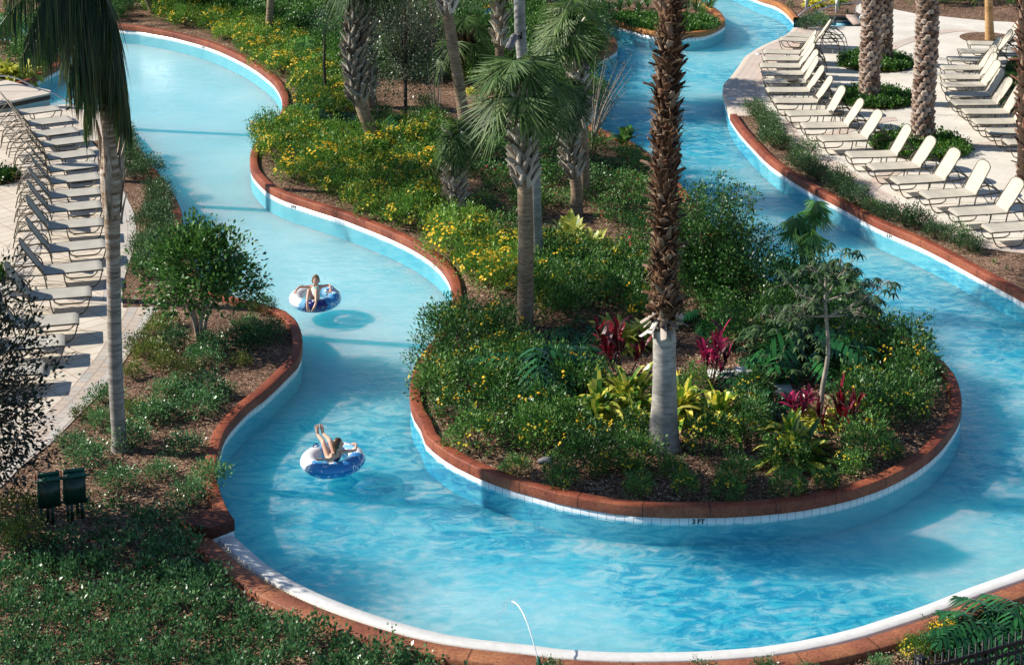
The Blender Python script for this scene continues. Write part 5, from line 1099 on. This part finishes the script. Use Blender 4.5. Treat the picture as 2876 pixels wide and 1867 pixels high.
# ---------------------------------------------------------------- swimmers
m_skin = simple('sun_tanned_skin', [(.62,.36,.25),(.72,.45,.33)], 9, .45, spec=.35)
m_hairb = simple('light_brown_hair', [(.12,.07,.035),(.26,.17,.09)], 30, .5, .004, stretch=(1, 1, .2))
m_haird = simple('wet_brown_hair', [(.05,.025,.012),(.14,.075,.035)], 30, .35, .004, stretch=(1, 1, .2))
def skin_mesh(nodes, edges, root, name):
    names = list(nodes); me = bpy.data.meshes.new(name); me.from_pydata([nodes[k][0] for k in names], [(names.index(a), names.index(b)) for a, b in edges], [])
    o = bpy.data.objects.new(name, me); COL.objects.link(o); sk_ = o.modifiers.new('s', 'SKIN')
    sv = me.skin_vertices[0].data if me.skin_vertices else None
    if sv is None:
        bpy.context.view_layer.objects.active = o; bpy.context.view_layer.update(); me.attributes; sv = me.skin_vertices[0].data
    for i, k in enumerate(names):
        r = nodes[k][1]; sv[i].radius = (r, r) if np.isscalar(r) else r; sv[i].use_root = (k == root)
    sk_.use_smooth_shade = True; ss = o.modifiers.new('ss', 'SUBSURF'); ss.levels = 2; ss.render_levels = 2
    bpy.context.view_layer.update(); dg = bpy.context.evaluated_depsgraph_get(); m2 = bpy.data.meshes.new_from_object(o.evaluated_get(dg)); bpy.data.objects.remove(o)
    V_ = np.empty(len(m2.vertices)*3); m2.vertices.foreach_get('co', V_); polys = [list(p.vertices) for p in m2.polygons]; g = Geo()
    q = [p for p in polys if len(p) == 4]; tr = [p for p in polys if len(p) == 3]; g.add(V_.reshape(-1, 3), q)
    if tr: g.f.append(np.array(tr)); g.uv.append(np.zeros((len(tr)*3, 2)))
    return g
def head(g, c, face, s=1.0):
    """head with brow, nose, cheeks, chin and ears; face = direction it looks"""
    fz = unit(np.array(face, float)); upv = np.array([0, 0, 1.])-fz*fz[2]; upv = unit(upv); rt = np.cross(fz, upv); Rm = np.stack([rt, fz, upv], 1)
    rows = []
    for i in range(17):
        a = PI*i/16; ring = []
        for j in range(24):
            th = 2*PI*j/24; x = math.cos(th)*math.sin(a); y = math.sin(th)*math.sin(a); z = -math.cos(a)
            w_ = .072*(1-.26*max(0, -z)**1.5); d = .088*(1-.10*max(0, -z)); px_ = x*w_; py_ = y*d; pz_ = z*.108
            if y > 0: py_ += .012*math.exp(-((z+.75)/.25)**2)*max(0, y)+.022*math.exp(-(x/.16)**2-((z+.12)/.2)**2)*(y > .3)-.010*math.exp(-((abs(x)-.38)/.18)**2-((z-.12)/.14)**2)
            ring.append([px_, py_, pz_])
        rows.append(ring)
    P = (np.array(rows)*s)@Rm.T+np.array(c); g.grid(P, True)
    for e in (-1, 1): g.blob(np.array(c)+Rm@np.array([e*.073*s, -.004, 0]), (.012*s, .020*s, .028*s), 8, 5, Rm)
    return Rm
def features(parent, c, Rm, s=1.0):
    g = Geo()
    for e in (-1, 1): g.blob(np.array(c)+Rm@np.array([e*.028*s, .079*s, .012*s]), (.010*s, .004*s, .005*s), 8, 5, Rm)
    obj('eyes', g, simple('dark_eye', [(.02,.015,.01),(.05,.03,.02)], 4, .3), parent, True)
    g = Geo(); g.blob(np.array(c)+Rm@np.array([0, .081*s, -.052*s]), (.022*s, .005*s, .006*s), 8, 5, Rm); obj('mouth', g, simple('lips', [(.45,.12,.10),(.5,.15,.12)], 4, .4), parent, True)
def hand(nodes, edges, wrist, key, d, side, nrm, s=1.0):
    """palm, four unequal bent fingers and a thumb from the side of the palm"""
    w_ = np.array(nodes[wrist][0]); d = unit(np.array(d, float)); side = unit(np.array(side, float)); nrm = unit(np.array(nrm, float))
    p = w_+d*.040*s; nodes[key+'p'] = (tuple(p), (.021*s, .012*s)); edges.append((wrist, key+'p'))
    for i, (o, L) in enumerate(((-.020, .052), (-.007, .060), (.007, .056), (.020, .044))):
        a = p+d*.022*s+side*o*s; b = a+(d+side*o*9)*L*.55*s; c = b+(d*.8+side*o*9-nrm*.55)*L*.45*s
        for n_, q, r in (('a', a, .0085), ('b', b, .007), ('c', c, .0055)): nodes[f'{key}{i}{n_}'] = (tuple(q), r*s)
        edges += [(key+'p', f'{key}{i}a'), (f'{key}{i}a', f'{key}{i}b'), (f'{key}{i}b', f'{key}{i}c')]
    a = w_+d*.022*s-side*.022*s; b = a+(d*.7-side*.8)*.024*s; c = b+(d-side*.25-nrm*.3)*.022*s
    for n_, q, r in (('ta', a, .009), ('tb', b, .0075), ('tc', c, .006)): nodes[key+n_] = (tuple(q), r*s)
    edges += [(key+'p', key+'ta'), (key+'ta', key+'tb'), (key+'tb', key+'tc')]
def foot(nodes, edges, ank, heel, key, toe, up_, side, s=1.0):
    h = np.array(nodes[heel][0]); t_ = np.array(toe, float); d = unit(t_-h); side = unit(np.array(side, float)); up_ = unit(np.array(up_, float)); L = .20*s
    b = h+d*L*.55; nodes[key+'m'] = (tuple(h+d*L*.3+up_*.008), (.030*s, .024*s)); nodes[key+'b'] = (tuple(b), (.038*s, .017*s)); edges += [(heel, key+'m'), (key+'m', key+'b')]
    for i, (o, l) in enumerate(((-.026, .050), (-.011, .048), (.002, .043), (.014, .038), (.025, .030))):
        a = b+d*.022*s+side*o*s; c = a+(d+side*o*3)*l*s-up_*.006; r = (.012 if i == 0 else .0082)*s
        nodes[f'{key}{i}a'] = (tuple(a), r); nodes[f'{key}{i}b'] = (tuple(c), r*.85); edges += [(key+'b', f'{key}{i}a'), (f'{key}{i}a', f'{key}{i}b')]
def ring_tube(name, at, rz, cols, pos, label):
    m, n, l, bs = newmat('printed_vinyl'); v = coords(n); t = noise(n, l, 5, 3, v); gr = n.new('ShaderNodeTexGradient'); gr.gradient_type = 'RADIAL'
    sc_ = n.new('ShaderNodeVectorMath'); sc_.operation = 'SCALE'; sc_.inputs[3].default_value = .22; ct = n.new('ShaderNodeVectorMath'); ct.operation = 'SUBTRACT'; l.new(t.outputs[1], ct.inputs[0]); ct.inputs[1].default_value = (.5, .5, .5); l.new(ct.outputs[0], sc_.inputs[0])
    ad = n.new('ShaderNodeVectorMath'); l.new(v, ad.inputs[0]); l.new(sc_.outputs[0], ad.inputs[1]); l.new(ad.outputs[0], gr.inputs[0])
    r = ramp(n, cols, pos, 'CONSTANT'); l.new(gr.outputs[1], r.inputs[0])
    # wave splashes printed on the upper side
    t2 = noise(n, l, 9, 2, v); t2.inputs['Distortion'].default_value = 1.2; f = mapr(n, l, t2.outputs[0], .60, .62, 0, 1); c = mix(n, l, r.outputs[0], (.86,.88,.90), f)
    l.new(c, bs.inputs['Base Color']); bs.inputs['Roughness'].default_value = .18; bs.inputs['Specular IOR Level'].default_value = .6; bs.inputs['Coat Weight'].default_value = .4
    R_, r_ = .42, .15; g = Geo(); A = np.arange(72)*2*PI/72; B = np.arange(24)*2*PI/24
    rows = [[[(R_+(r_+.004*math.sin(a*26)*math.cos(b)**2)*math.cos(b))*math.cos(a), (R_+(r_+.004*math.sin(a*26)*math.cos(b)**2)*math.cos(b))*math.sin(a), .135*math.sin(b)] for b in B] for a in A]; rows.append(rows[0]); g.grid(np.array(rows), True)
    o = obj(name, g, m, smooth=True); o.location = at; o.rotation_euler = rz; tag(o, label, 'swim ring')
    s = Geo(); s.tube([[(R_+r_)*math.cos(a), (R_+r_)*math.sin(a), -.01] for a in np.linspace(0, 2*PI, 60)], .006, 5, caps=False); obj('seam', s, simple('blue_seam', [(.01,.12,.35),(.02,.18,.45)], 4, .3), o)
    for a0 in (.6, 2.4):
        s = Geo(); s.tube(smoothp(np.array([[(R_+.02)*math.cos(a0+u), (R_+.02)*math.sin(a0+u), z_] for u, z_ in ((-.15, .115), (-.09, .165), (.09, .165), (.15, .115))]), 10), .012, 6); obj('handle', s, simple('navy_handle', [(.01,.02,.12),(.02,.04,.2)], 4, .4), o)
    return o
W1, LB1, MB1, NB1 = (.82,.84,.86), (.22,.52,.82), (.03,.28,.62), (.02,.03,.20)
c1_ = G(885, 838, .05); ring_tube('swim_ring', tuple(c1_), (rad(3), 0, 0), [W1, LB1, NB1, MB1, LB1, W1, LB1, W1], [0, .15, .19, .345, .47, .54, .60, .84], 'blue and white swim ring carrying the girl who faces the camera')
c2_ = G(934, 1291, .05); ring_tube('swim_ring', tuple(c2_), (0, rad(-2), 0), [W1, MB1, (.03,.22,.55), W1, LB1, W1, LB1, W1], [0, .14, .33, .50, .58, .66, .74, .88], 'blue and white swim ring carrying the girl who looks away')
def person(at, nodes, edges, hd, face, label, hairf, suit, s=1.0, haircol=None):
    g = skin_mesh(nodes, edges, 'pelvis', 'person'); Rm = head(g, hd, face, s)
    o = obj('person', g, m_skin, smooth=True); o.location = at; tag(o, label, 'person'); features(o, hd, Rm, s)
    h = Geo(); hairf(h, np.array(hd), Rm); obj('hair', h, haircol, o, True)
    sg, sm = suit(nodes); obj('swimsuit', sg, sm, o, True); return o
P_ = lambda *a: tuple(a)
n1 = {'pelvis': (P_(0,-.03,.00), .088), 'belly': (P_(0,.05,.07), .080), 'chest': (P_(0,.14,.17), .088), 'neck0': (P_(0,.185,.235), .036), 'neck1': (P_(0,.195,.275), .030), 'skull': (P_(0,.19,.325), .045),
      'shL': (P_(-.115,.165,.205), .038), 'elL': (P_(-.345,.07,.235), .028), 'wrL': (P_(-.40,-.12,.225), .020), 'shR': (P_(.115,.165,.205), .038), 'elR': (P_(.32,.12,.26), .028), 'wrR': (P_(.34,-.06,.225), .020),
      'hipL': (P_(-.07,-.07,.02), .068), 'knL': (P_(-.095,-.29,.30), .046), 'anL': (P_(-.105,-.585,.15), .029), 'heelL': (P_(-.105,-.61,.11), .028), 
      'hipR': (P_(.07,-.07,.02), .068), 'knR': (P_(.055,-.29,.30), .046), 'anR': (P_(.085,-.585,.15), .029), 'heelR': (P_(.08,-.61,.11), .028), 'calfL': (P_(-.10,-.41,.245), .041), 'calfR': (P_(.07,-.41,.245), .041)}
e1_ = [('pelvis','belly'),('belly','chest'),('chest','neck0'),('neck0','neck1'),('neck1','skull'),('chest','shL'),('shL','elL'),('elL','wrL'),('chest','shR'),('shR','elR'),('elR','wrR'),('pelvis','hipL'),('hipL','knL'),('knL','calfL'),('calfL','anL'),('anL','heelL'),('pelvis','hipR'),('hipR','knR'),('knR','calfR'),('calfR','anR'),('anR','heelR')]
e0_ = list(e1_)
foot(n1, e1_, 'anL', 'heelL', 'FL', (-.075,-.70,-.01), (0,-.6,.8), (-1,0,0)); foot(n1, e1_, 'anR', 'heelR', 'FR', (.035,-.70,-.01), (0,-.6,.8), (1,0,0))
hand(n1, e1_, 'wrL', 'HL', (-.1,-1,-.15), (-1, .05, 0), (0, -.2, 1), 1.15); hand(n1, e1_, 'wrR', 'HR', (.1,-1,-.25), (1, 0, 0), (0, -.2, 1), 1.15)
def hair1(h, c, Rm):
    rows = []
    for i in range(11):
        a = PI*(.0+.60*i/10)
        rows.append([[math.cos(t)*math.sin(a)*.080, math.sin(t)*math.sin(a)*.094-.008-(.03 if math.sin(t) > .2 else 0)*max(0, i-4)/6*3.0*math.sin(t), math.cos(a)*.116+.004] for t in np.arange(20)*2*PI/20])
    h.grid(np.array(rows)@Rm.T+c, True); h.blob(c+Rm@np.array([0, -.05, -.03]), (.078, .055, .085), 12, 8, Rm)
    for e in (-1, 1): h.tube([c+Rm@np.array([e*.01, .060, .095]), c+Rm@np.array([e*.055, .050, .05]), c+Rm@np.array([e*.076, .02, -.01]), c+Rm@np.array([e*.07, -.03, -.06])], [.012, .016, .016, .012], 6)
def suit1(n):
    g = Geo(); g.tube([n['pelvis'][0], n['belly'][0], (0, .115, .145), (0, .145, .19)], [.098, .094, .100, .085], 18)
    for s in (-1, 1): g.tube([[s*.05, .10, .235], [s*.035, .19, .275]], .008, 5)
    m, nn, l, bs = newmat('striped_swimsuit'); v = coords(nn); wv = nn.new('ShaderNodeTexWave'); wv.bands_direction = 'Z'; l.new(v, wv.inputs[0]); wv.inputs['Scale'].default_value = 9; wv.inputs['Distortion'].default_value = 1.5
    r = ramp(nn, [(.15,.62,.62),(.75,.80,.78),(.65,.70,.25),(.25,.68,.72)], [0, .35, .6, .85]); l.new(wv.outputs[0], r.inputs[0]); l.new(r.outputs[0], bs.inputs['Base Color']); return g, m
person(tuple(c1_), n1, e1_, (0, .185, .352), (.05, -1, .18), 'smiling girl in a striped teal swimsuit leaning back in her swim ring', hair1, suit1, 1.0, m_hairb)
n2 = {'pelvis': (P_(.0,-.10,.02), .088), 'belly': (P_(.04,-.18,.10), .078), 'chest': (P_(.085,-.25,.19), .085), 'neck0': (P_(.105,-.265,.265), .036), 'neck1': (P_(.115,-.26,.31), .031), 'skull': (P_(.12,-.25,.36), .045),
      'shL': (P_(.005,-.335,.245), .038), 'elL': (P_(.045,-.475,.225), .028), 'wrL': (P_(-.115,-.445,.215), .021), 'shR': (P_(.195,-.205,.25), .038), 'elR': (P_(.415,-.13,.235), .028), 'wrR': (P_(.415,.01,.28), .020),
      'hipL': (P_(-.055,-.05,.03), .068), 'knL': (P_(-.165,.13,.245), .046), 'anL': (P_(-.285,.40,.265), .029), 'heelL': (P_(-.30,.43,.27), .028), 
      'hipR': (P_(.05,-.02,.03), .068), 'knR': (P_(-.055,.17,.265), .046), 'anR': (P_(-.195,.44,.27), .029), 'heelR': (P_(-.21,.47,.275), .028), 'calfL': (P_(-.205,.22,.265), .040), 'calfR': (P_(-.10,.26,.28), .040)}
e2_ = list(e0_); foot(n2, e2_, 'anL', 'heelL', 'FL', (-.325,.50,.39), (.2,-.8,.5), (-1,-.3,0)); foot(n2, e2_, 'anR', 'heelR', 'FR', (-.245,.55,.39), (.2,-.8,.5), (1,.3,0)); hand(n2, e2_, 'wrL', 'HL', (-1,.25,-.1), (0, -1, 0), (0, 0, 1), 1.15); hand(n2, e2_, 'wrR', 'HR', (-.5,.6,-.1), (.6, .5, 0), (0, 0, 1), 1.15)
def hair2(h, c, Rm):
    rows = []
    for i in range(11):
        a = PI*(.62*i/10); rows.append([[math.cos(t)*math.sin(a)*.084, math.sin(t)*math.sin(a)*.098-.010-(.035 if math.sin(t) > .2 else 0)*max(0, i-4)/6*3*math.sin(t), math.cos(a)*.118+.004] for t in np.arange(20)*2*PI/20])
    h.grid(np.array(rows)@Rm.T+c, True)
    for k in range(9):
        o = np.array([-.055+.0138*k, -.062+.01*abs(k-4)/4, -.02]); q = [c+Rm@o, c+Rm@(o+[0, -.022, -.08]), c+Rm@(o*[.8, 1, 1]+[0, -.012, -.16-.02*(k % 3)])]; h.tube(smoothp(np.array(q), 8), np.linspace(.020, .008, 8), 7)
def suit2(n):
    g = Geo(); g.tube([n['pelvis'][0], (.02, -.14, .06)], [.097, .092], 18); g.tube([(.07,-.225,.16), (.085,-.25,.195)], [.092, .092], 18); return g, simple('dark_bikini', [(.02,.03,.10),(.05,.06,.18)], 6, .6)
person(tuple(c2_), n2, e2_, (.125, -.235, .395), (.95, .35, .05), 'long-haired girl lying back with raised feet, seen from behind in her swim ring', hair2, suit2, 1.0, m_haird)

# ---------------------------------------------------------------- hardware
m_steel = simple('brushed_steel', [(.50,.52,.54),(.62,.64,.66)], 6, .28, metal=.9)
m_gsteel = simple('green_painted_steel', [(.008,.085,.055),(.012,.12,.08)], 6, .35, spec=.5)
m_dgreen = simple('dark_green_paint', [(.003,.028,.018),(.005,.045,.028)], 6, .4, spec=.5)
m_red = simple('red_handle', [(.60,.02,.03),(.70,.03,.04)], 6, .4)
m_white = simple('white_paint', [(.72,.73,.74),(.80,.80,.80)], 6, .5)
m_conc = simple('pale_concrete', [(.50,.50,.48),(.68,.67,.64)], 7, .8, .01)
m_iron = simple('black_iron', [(.008,.008,.009),(.02,.02,.02)], 9, .5)
m_lampg = simple('grey_lamp_metal', [(.16,.15,.16),(.24,.23,.24)], 9, .45, metal=.3)
def rail(label, base_px, z, way, r=.022):
    b = np.array(G(*base_px, z)); P = smoothp(pts(b, way), 30); g = Geo(); g.tube(P-b, r, 8); t = obj('handrail', g, m_steel, smooth=True); t.location = tuple(b); tag(t, label, 'handrail'); return t
rail('upper curved steel handrail dipping into the inlet at the left', (152,281), 0, [(120,259),(88,240),(44,219),(0,213),(-60,216),(-130,240),(-160,300)])
rail('lower curved steel handrail ending on the left deck corner', (212,297), .2, [(150,263),(88,245),(35,238),(0,241),(-60,262),(-90,310)])
rail('left of the two long steel handrails arching over the steps at top right', (2226,60), 0, [(2263,28),(2299,9),(2321,0),(2370,-10),(2410,-2)])
rail('right of the two long steel handrails arching over the steps at top right', (2247,68), 0, [(2284,42),(2321,21),(2366,11),(2422,6)])
rail('far short bent steel handrail beside the pink paver block', (2402,46), .2, [(2403,27),(2412,12),(2424,6),(2434,10),(2436,40)])
rail('near short bent steel handrail beside the pink paver block', (2413,71), .2, [(2413.5,52),(2422,40),(2434,38),(2440,66)])
t = thing('white_frame', tuple(G(2265,28,.19)), 0, 'white frame of two square posts and a top rail on mulch at top right', 'frame'); A = G(2265,28,.19); B = G(2350,38,.19)-A
for q in (Vector((0, 0, 0)), B): g = Geo(); g.box((q.x, q.y, .31), (.10, .10, .62)); obj('post', g, m_white, t)
g = Geo(); g.tube([[0, 0, .66], [B.x, B.y, .66]], .05, 4); obj('top_rail', g, m_white, t)
# green switch cabinets
b = G(114,1476,.19); t = thing('utility_boxes', tuple(b), rad(19), 'twin dark green electrical cabinets on posts with red handles, near left', 'utility box')
for k, (x0, dx) in enumerate(((0, .33), (.40, .33))):
    g = Geo(); g.box((x0+dx/2, .10, .50), (dx, .16, .46)); bx = obj('cabinet', g, m_dgreen, t)
    g = Geo(); g.box((x0+dx/2, .10, .742), (dx+.02, .20, .022)); g.box((x0+dx/2, .18, .775), (dx+.01, .03, .05)); obj('lid', g, m_gsteel, bx)
    g = Geo(); g.box((x0-.012, .10, .48), (.02, .13, .38)); g.tube([[x0-.025, .05, .35], [x0-.025, .05, .55]], .008, 5); obj('side_hinge', g, m_gsteel, bx)
    g = Geo(); g.tube([[x0-.04, .13, .70], [x0-.045, .13, .80], [x0-.03, .13, .815]], .012, 6); obj('handle', g, m_red, bx)
    g = Geo(); g.box((x0+dx/2, .013, .50), (dx*.85, .008, .40)); g.box((x0+dx*.8, .006, .52), (.03, .012, .05)); obj('door', g, m_dgreen, bx)
for x in (.02, .13, .20, .44, .50, .60, .66): g = Geo(); g.box((x, .04 if x not in (.13, .6) else .14, .14), (.045, .045, .28)); obj('post', g, m_dgreen, t)
g = Geo(); g.box((.37, .10, .70), (.86, .04, .03)); g.box((.37, .10, .30), (.82, .04, .03)); obj('cross_rail', g, m_gsteel, t)
# spotlights on trunks
def spot(label, tr, px1, px2, r=.085):
    a = up(np.array(G(*tr, .19)), *px1); c = up(np.array(G(*tr, .19)), *px2); a[1] -= .16; c[1] -= .30; t = thing('spotlight', tuple(a), 0, label, 'spotlight'); d = c-a; u = unit(d); L = np.linalg.norm(d)
    q = Vector(u).to_track_quat('Z', 'Y').to_matrix(); g = Geo(); rings = []
    for rr_, z in ((.02, -.02), (r*.8, 0), (r, .03), (r, L*.6), (r*1.06, L*.62), (r*1.06, L), (r*.9, L), (r*.85, L*.75), (.001, L*.75)): rings.append([tuple(q@Vector((rr_*math.cos(x), rr_*math.sin(x), z))) for x in np.arange(16)*2*PI/16])
    g.grid(np.array(rings), True); obj('lamp_housing', g, m_lampg, t, True); g = Geo(); g.tube([d*.3, d*.3+[.14, .10, .06]], .02, 6); g.box(d*.3+np.array([.17, .12, .06]), (.05, .10, .16)); obj('bracket', g, m_iron, t)
spot('grey cylindrical spotlight fixed to the grey palm trunk at the top', (1512,762), (1447,94), (1428,131)); spot('dark spotlight on the slender palm behind the pale split trunk', (1640,560), (1634,160), (1650,190), .07)
# green pipes and coloured panel in the thicket
b = G(1365,126,.19); t = thing('pipe_rack', tuple(b), rad(4), 'stack of thick dark green horizontal pipes behind the full fan crown', 'pipes')
for z, r_ in ((.16, .13), (.46, .13), (.74, .12)):
    g = Geo(); g.tube([[-.58, 0, z], [-.56, 0, z], [.60, 0, z], [.62, 0, z]], [r_*.8, r_, r_, r_*.8], 14); obj('pipe', g, m_gsteel, t, True)
for x in (-.45, .5): g = Geo(); g.box((x, .0, .42), (.06, .30, .84)); obj('support', g, m_dgreen, t)
b = G(1378,100,.19); t = thing('coloured_panel', tuple(b), 0, 'small blue panel with an orange top edge glimpsed behind the pipes', 'panel'); g = Geo(); g.box((0, 0, .80), (.42, .05, .34)); obj('blue_board', g, simple('blue_paint', [(.01,.12,.55),(.02,.16,.62)], 5, .4), t)
g = Geo(); g.box((0, -.01, 1.04), (.46, .08, .13)); obj('orange_cap', g, simple('orange_paint', [(.75,.30,.03),(.85,.38,.05)], 5, .5), t); g = Geo(); g.box((-.18, .03, .4), (.05, .05, .8)); g.box((.18, .03, .4), (.05, .05, .8)); obj('posts', g, m_dgreen, t)
b = G(1053,110,.19); t = thing('vent_pipe', tuple(b), 0, 'upright dark green pipe with a rounded hood left of the sapling crown', 'pipe'); g = Geo(); g.tube([[0, 0, 0], [0, 0, .8]], .10, 14); g.lathe([(.115,.44),(.13,.45),(.13,.48),(.115,.49)]); obj('pipe', g, m_gsteel, t, True)
g = Geo(); g.tube(smoothp(np.array([[0, 0, .78], [0, 0, .92], [.06, 0, 1.0], [.14, -.02, .95]]), 10), [.11,.115,.12,.12,.12,.12,.12,.12,.11,.10], 14); obj('hood', g, m_gsteel, t, True)
# slab and white-lidded box
g = Geo(); p = G(2072,1056,.2); g.box((p.x, p.y, .22), (1.15, .42, .06)); o = obj('concrete_slab', g, m_conc); tag(o, 'pale concrete slab on the mulch right of the pale palm foot', 'slab')
g = Geo(); p = G(2160,1092,.2); g.box((p.x, p.y, .22), (.85, .55, .06)); o = obj('concrete_slab', g, m_conc); tag(o, 'rough pale slab partly under leaves left of the spreading tree', 'slab')
p = G(2078,1092,.19); t = thing('junction_box', tuple(p), 0, 'small white-lidded box on green legs beside the pale slab', 'utility box'); g = Geo(); g.box((0, 0, .36), (.20, .20, .10)); obj('lid', g, m_white, t)
for x in (-.07, .07): g = Geo(); g.box((x, 0, .15), (.04, .04, .32)); obj('leg', g, m_dgreen, t)
# garden light near the front rim
p = G(1529,1322,.19); t = thing('garden_light', tuple(p), 0, 'small dark green garden light on the mulch at the front rim', 'garden light'); g = Geo(); g.tube([[0, 0, 0], [0, 0, .12]], .02, 8); g.lathe([(.05,.0),(.06,.02),(.03,.04)]); obj('stake', g, m_dgreen, t)
g = Geo(); g.tube([[-.10, 0, .16], [.0, 0, .19], [.13, -.03, .21]], [.05, .065, .07], 12); obj('lamp_head', g, m_lampg, t, True)
# jet of water from the near bank
a = np.array(G(1508,1842,.22)); e = np.array(G(1398,1735,0)); T_ = np.linspace(0, 1, 30)[:, None]; P = a+(e-a)*T_+np.array([0, 0, 1.])*4*.50*T_*(1-T_)
m_jet, nj, lj, bj = newmat('water_jet'); bj.inputs['Base Color'].default_value = (.80,.88,.92,1); bj.inputs['Roughness'].default_value = .1; bj.inputs['Alpha'].default_value = .75
g = Geo(); g.tube(P[:19], np.linspace(.009, .014, 19)*(1+.15*np.sin(np.arange(19)*1.7)), 7); jt = obj('water_jet', g, m_jet, smooth=True); tag(jt, 'thin arching jet of water over the near side of the pool', 'water jet')
g = Geo()
for _ in range(60): q = P[int(rng.uniform(16, 30))]+rng.normal(size=3)*.03; g.blob(q, (.006, .006, .009), 6, 4)
obj('droplets', g, m_jet, jt, True)
g = Geo(); z0 = a+np.array([.02, -.03, -.02]); g.tube([z0+[.02, -.10, -.30], z0+[.01, -.06, -.10], z0, a], [.035, .035, .028, .014], 10); o = obj('jet_nozzle', g, m_gsteel, smooth=True); tag(o, 'green nozzle behind the near curb where the water jet starts', 'nozzle')
# iron fence at the lower right
Pr = np.array(G(2900,1786,1.05)); Pl = np.array(G(2634,1862,1.05)); d = Pr-Pl; d[2] = 0; L0 = np.linalg.norm(d); d = d/L0; A0 = Pl-d*1.2; ang = math.atan2(d[1], d[0])
t = thing('iron_fence', (A0[0], A0[1], .03), ang, 'black iron picket fence with a band of rings at the lower right corner', 'fence'); LF = L0+2.2
g = Geo()
for z in (1.0, .86, .15): g.box((LF/2, 0, z), (LF, .035, .03))
obj('rails', g, m_iron, t)
k = 0; x = .06
while x < LF:
    g = Geo(); g.box((x, 0, .58), (.02, .02, 1.16)); obj('picket', g, m_iron, t)
    g = Geo(); th = np.linspace(0, 2*PI, 17); g.tube([[x+.055+.048*math.cos(q), 0, .93+.048*math.sin(q)] for q in th], .009, 5, caps=False); obj('ring', g, m_iron, t); x += .11
b = G(2585,1846,1.15); t = thing('fence_post', (b.x, b.y, .03), ang, 'square black fence post with a flat cap left of the ring fence', 'post'); g = Geo(); g.box((0, 0, .55), (.09, .09, 1.1)); obj('post', g, m_iron, t); g = Geo(); g.box((0, 0, 1.115), (.12, .12, .03)); obj('cap', g, m_iron, t)
# white marker tiles on the right coping
for x, y in ((2056,278),(2130,152)):
    p = G(x, y, .208); g = Geo(); g.box((p.x, p.y, .209), (.20, .22, .006)); o = obj('marker_tile', g, m_white); tag(o, 'small white marker tile set in the right coping, '+('nearer one' if y > 200 else 'farther one'), 'marker tile')
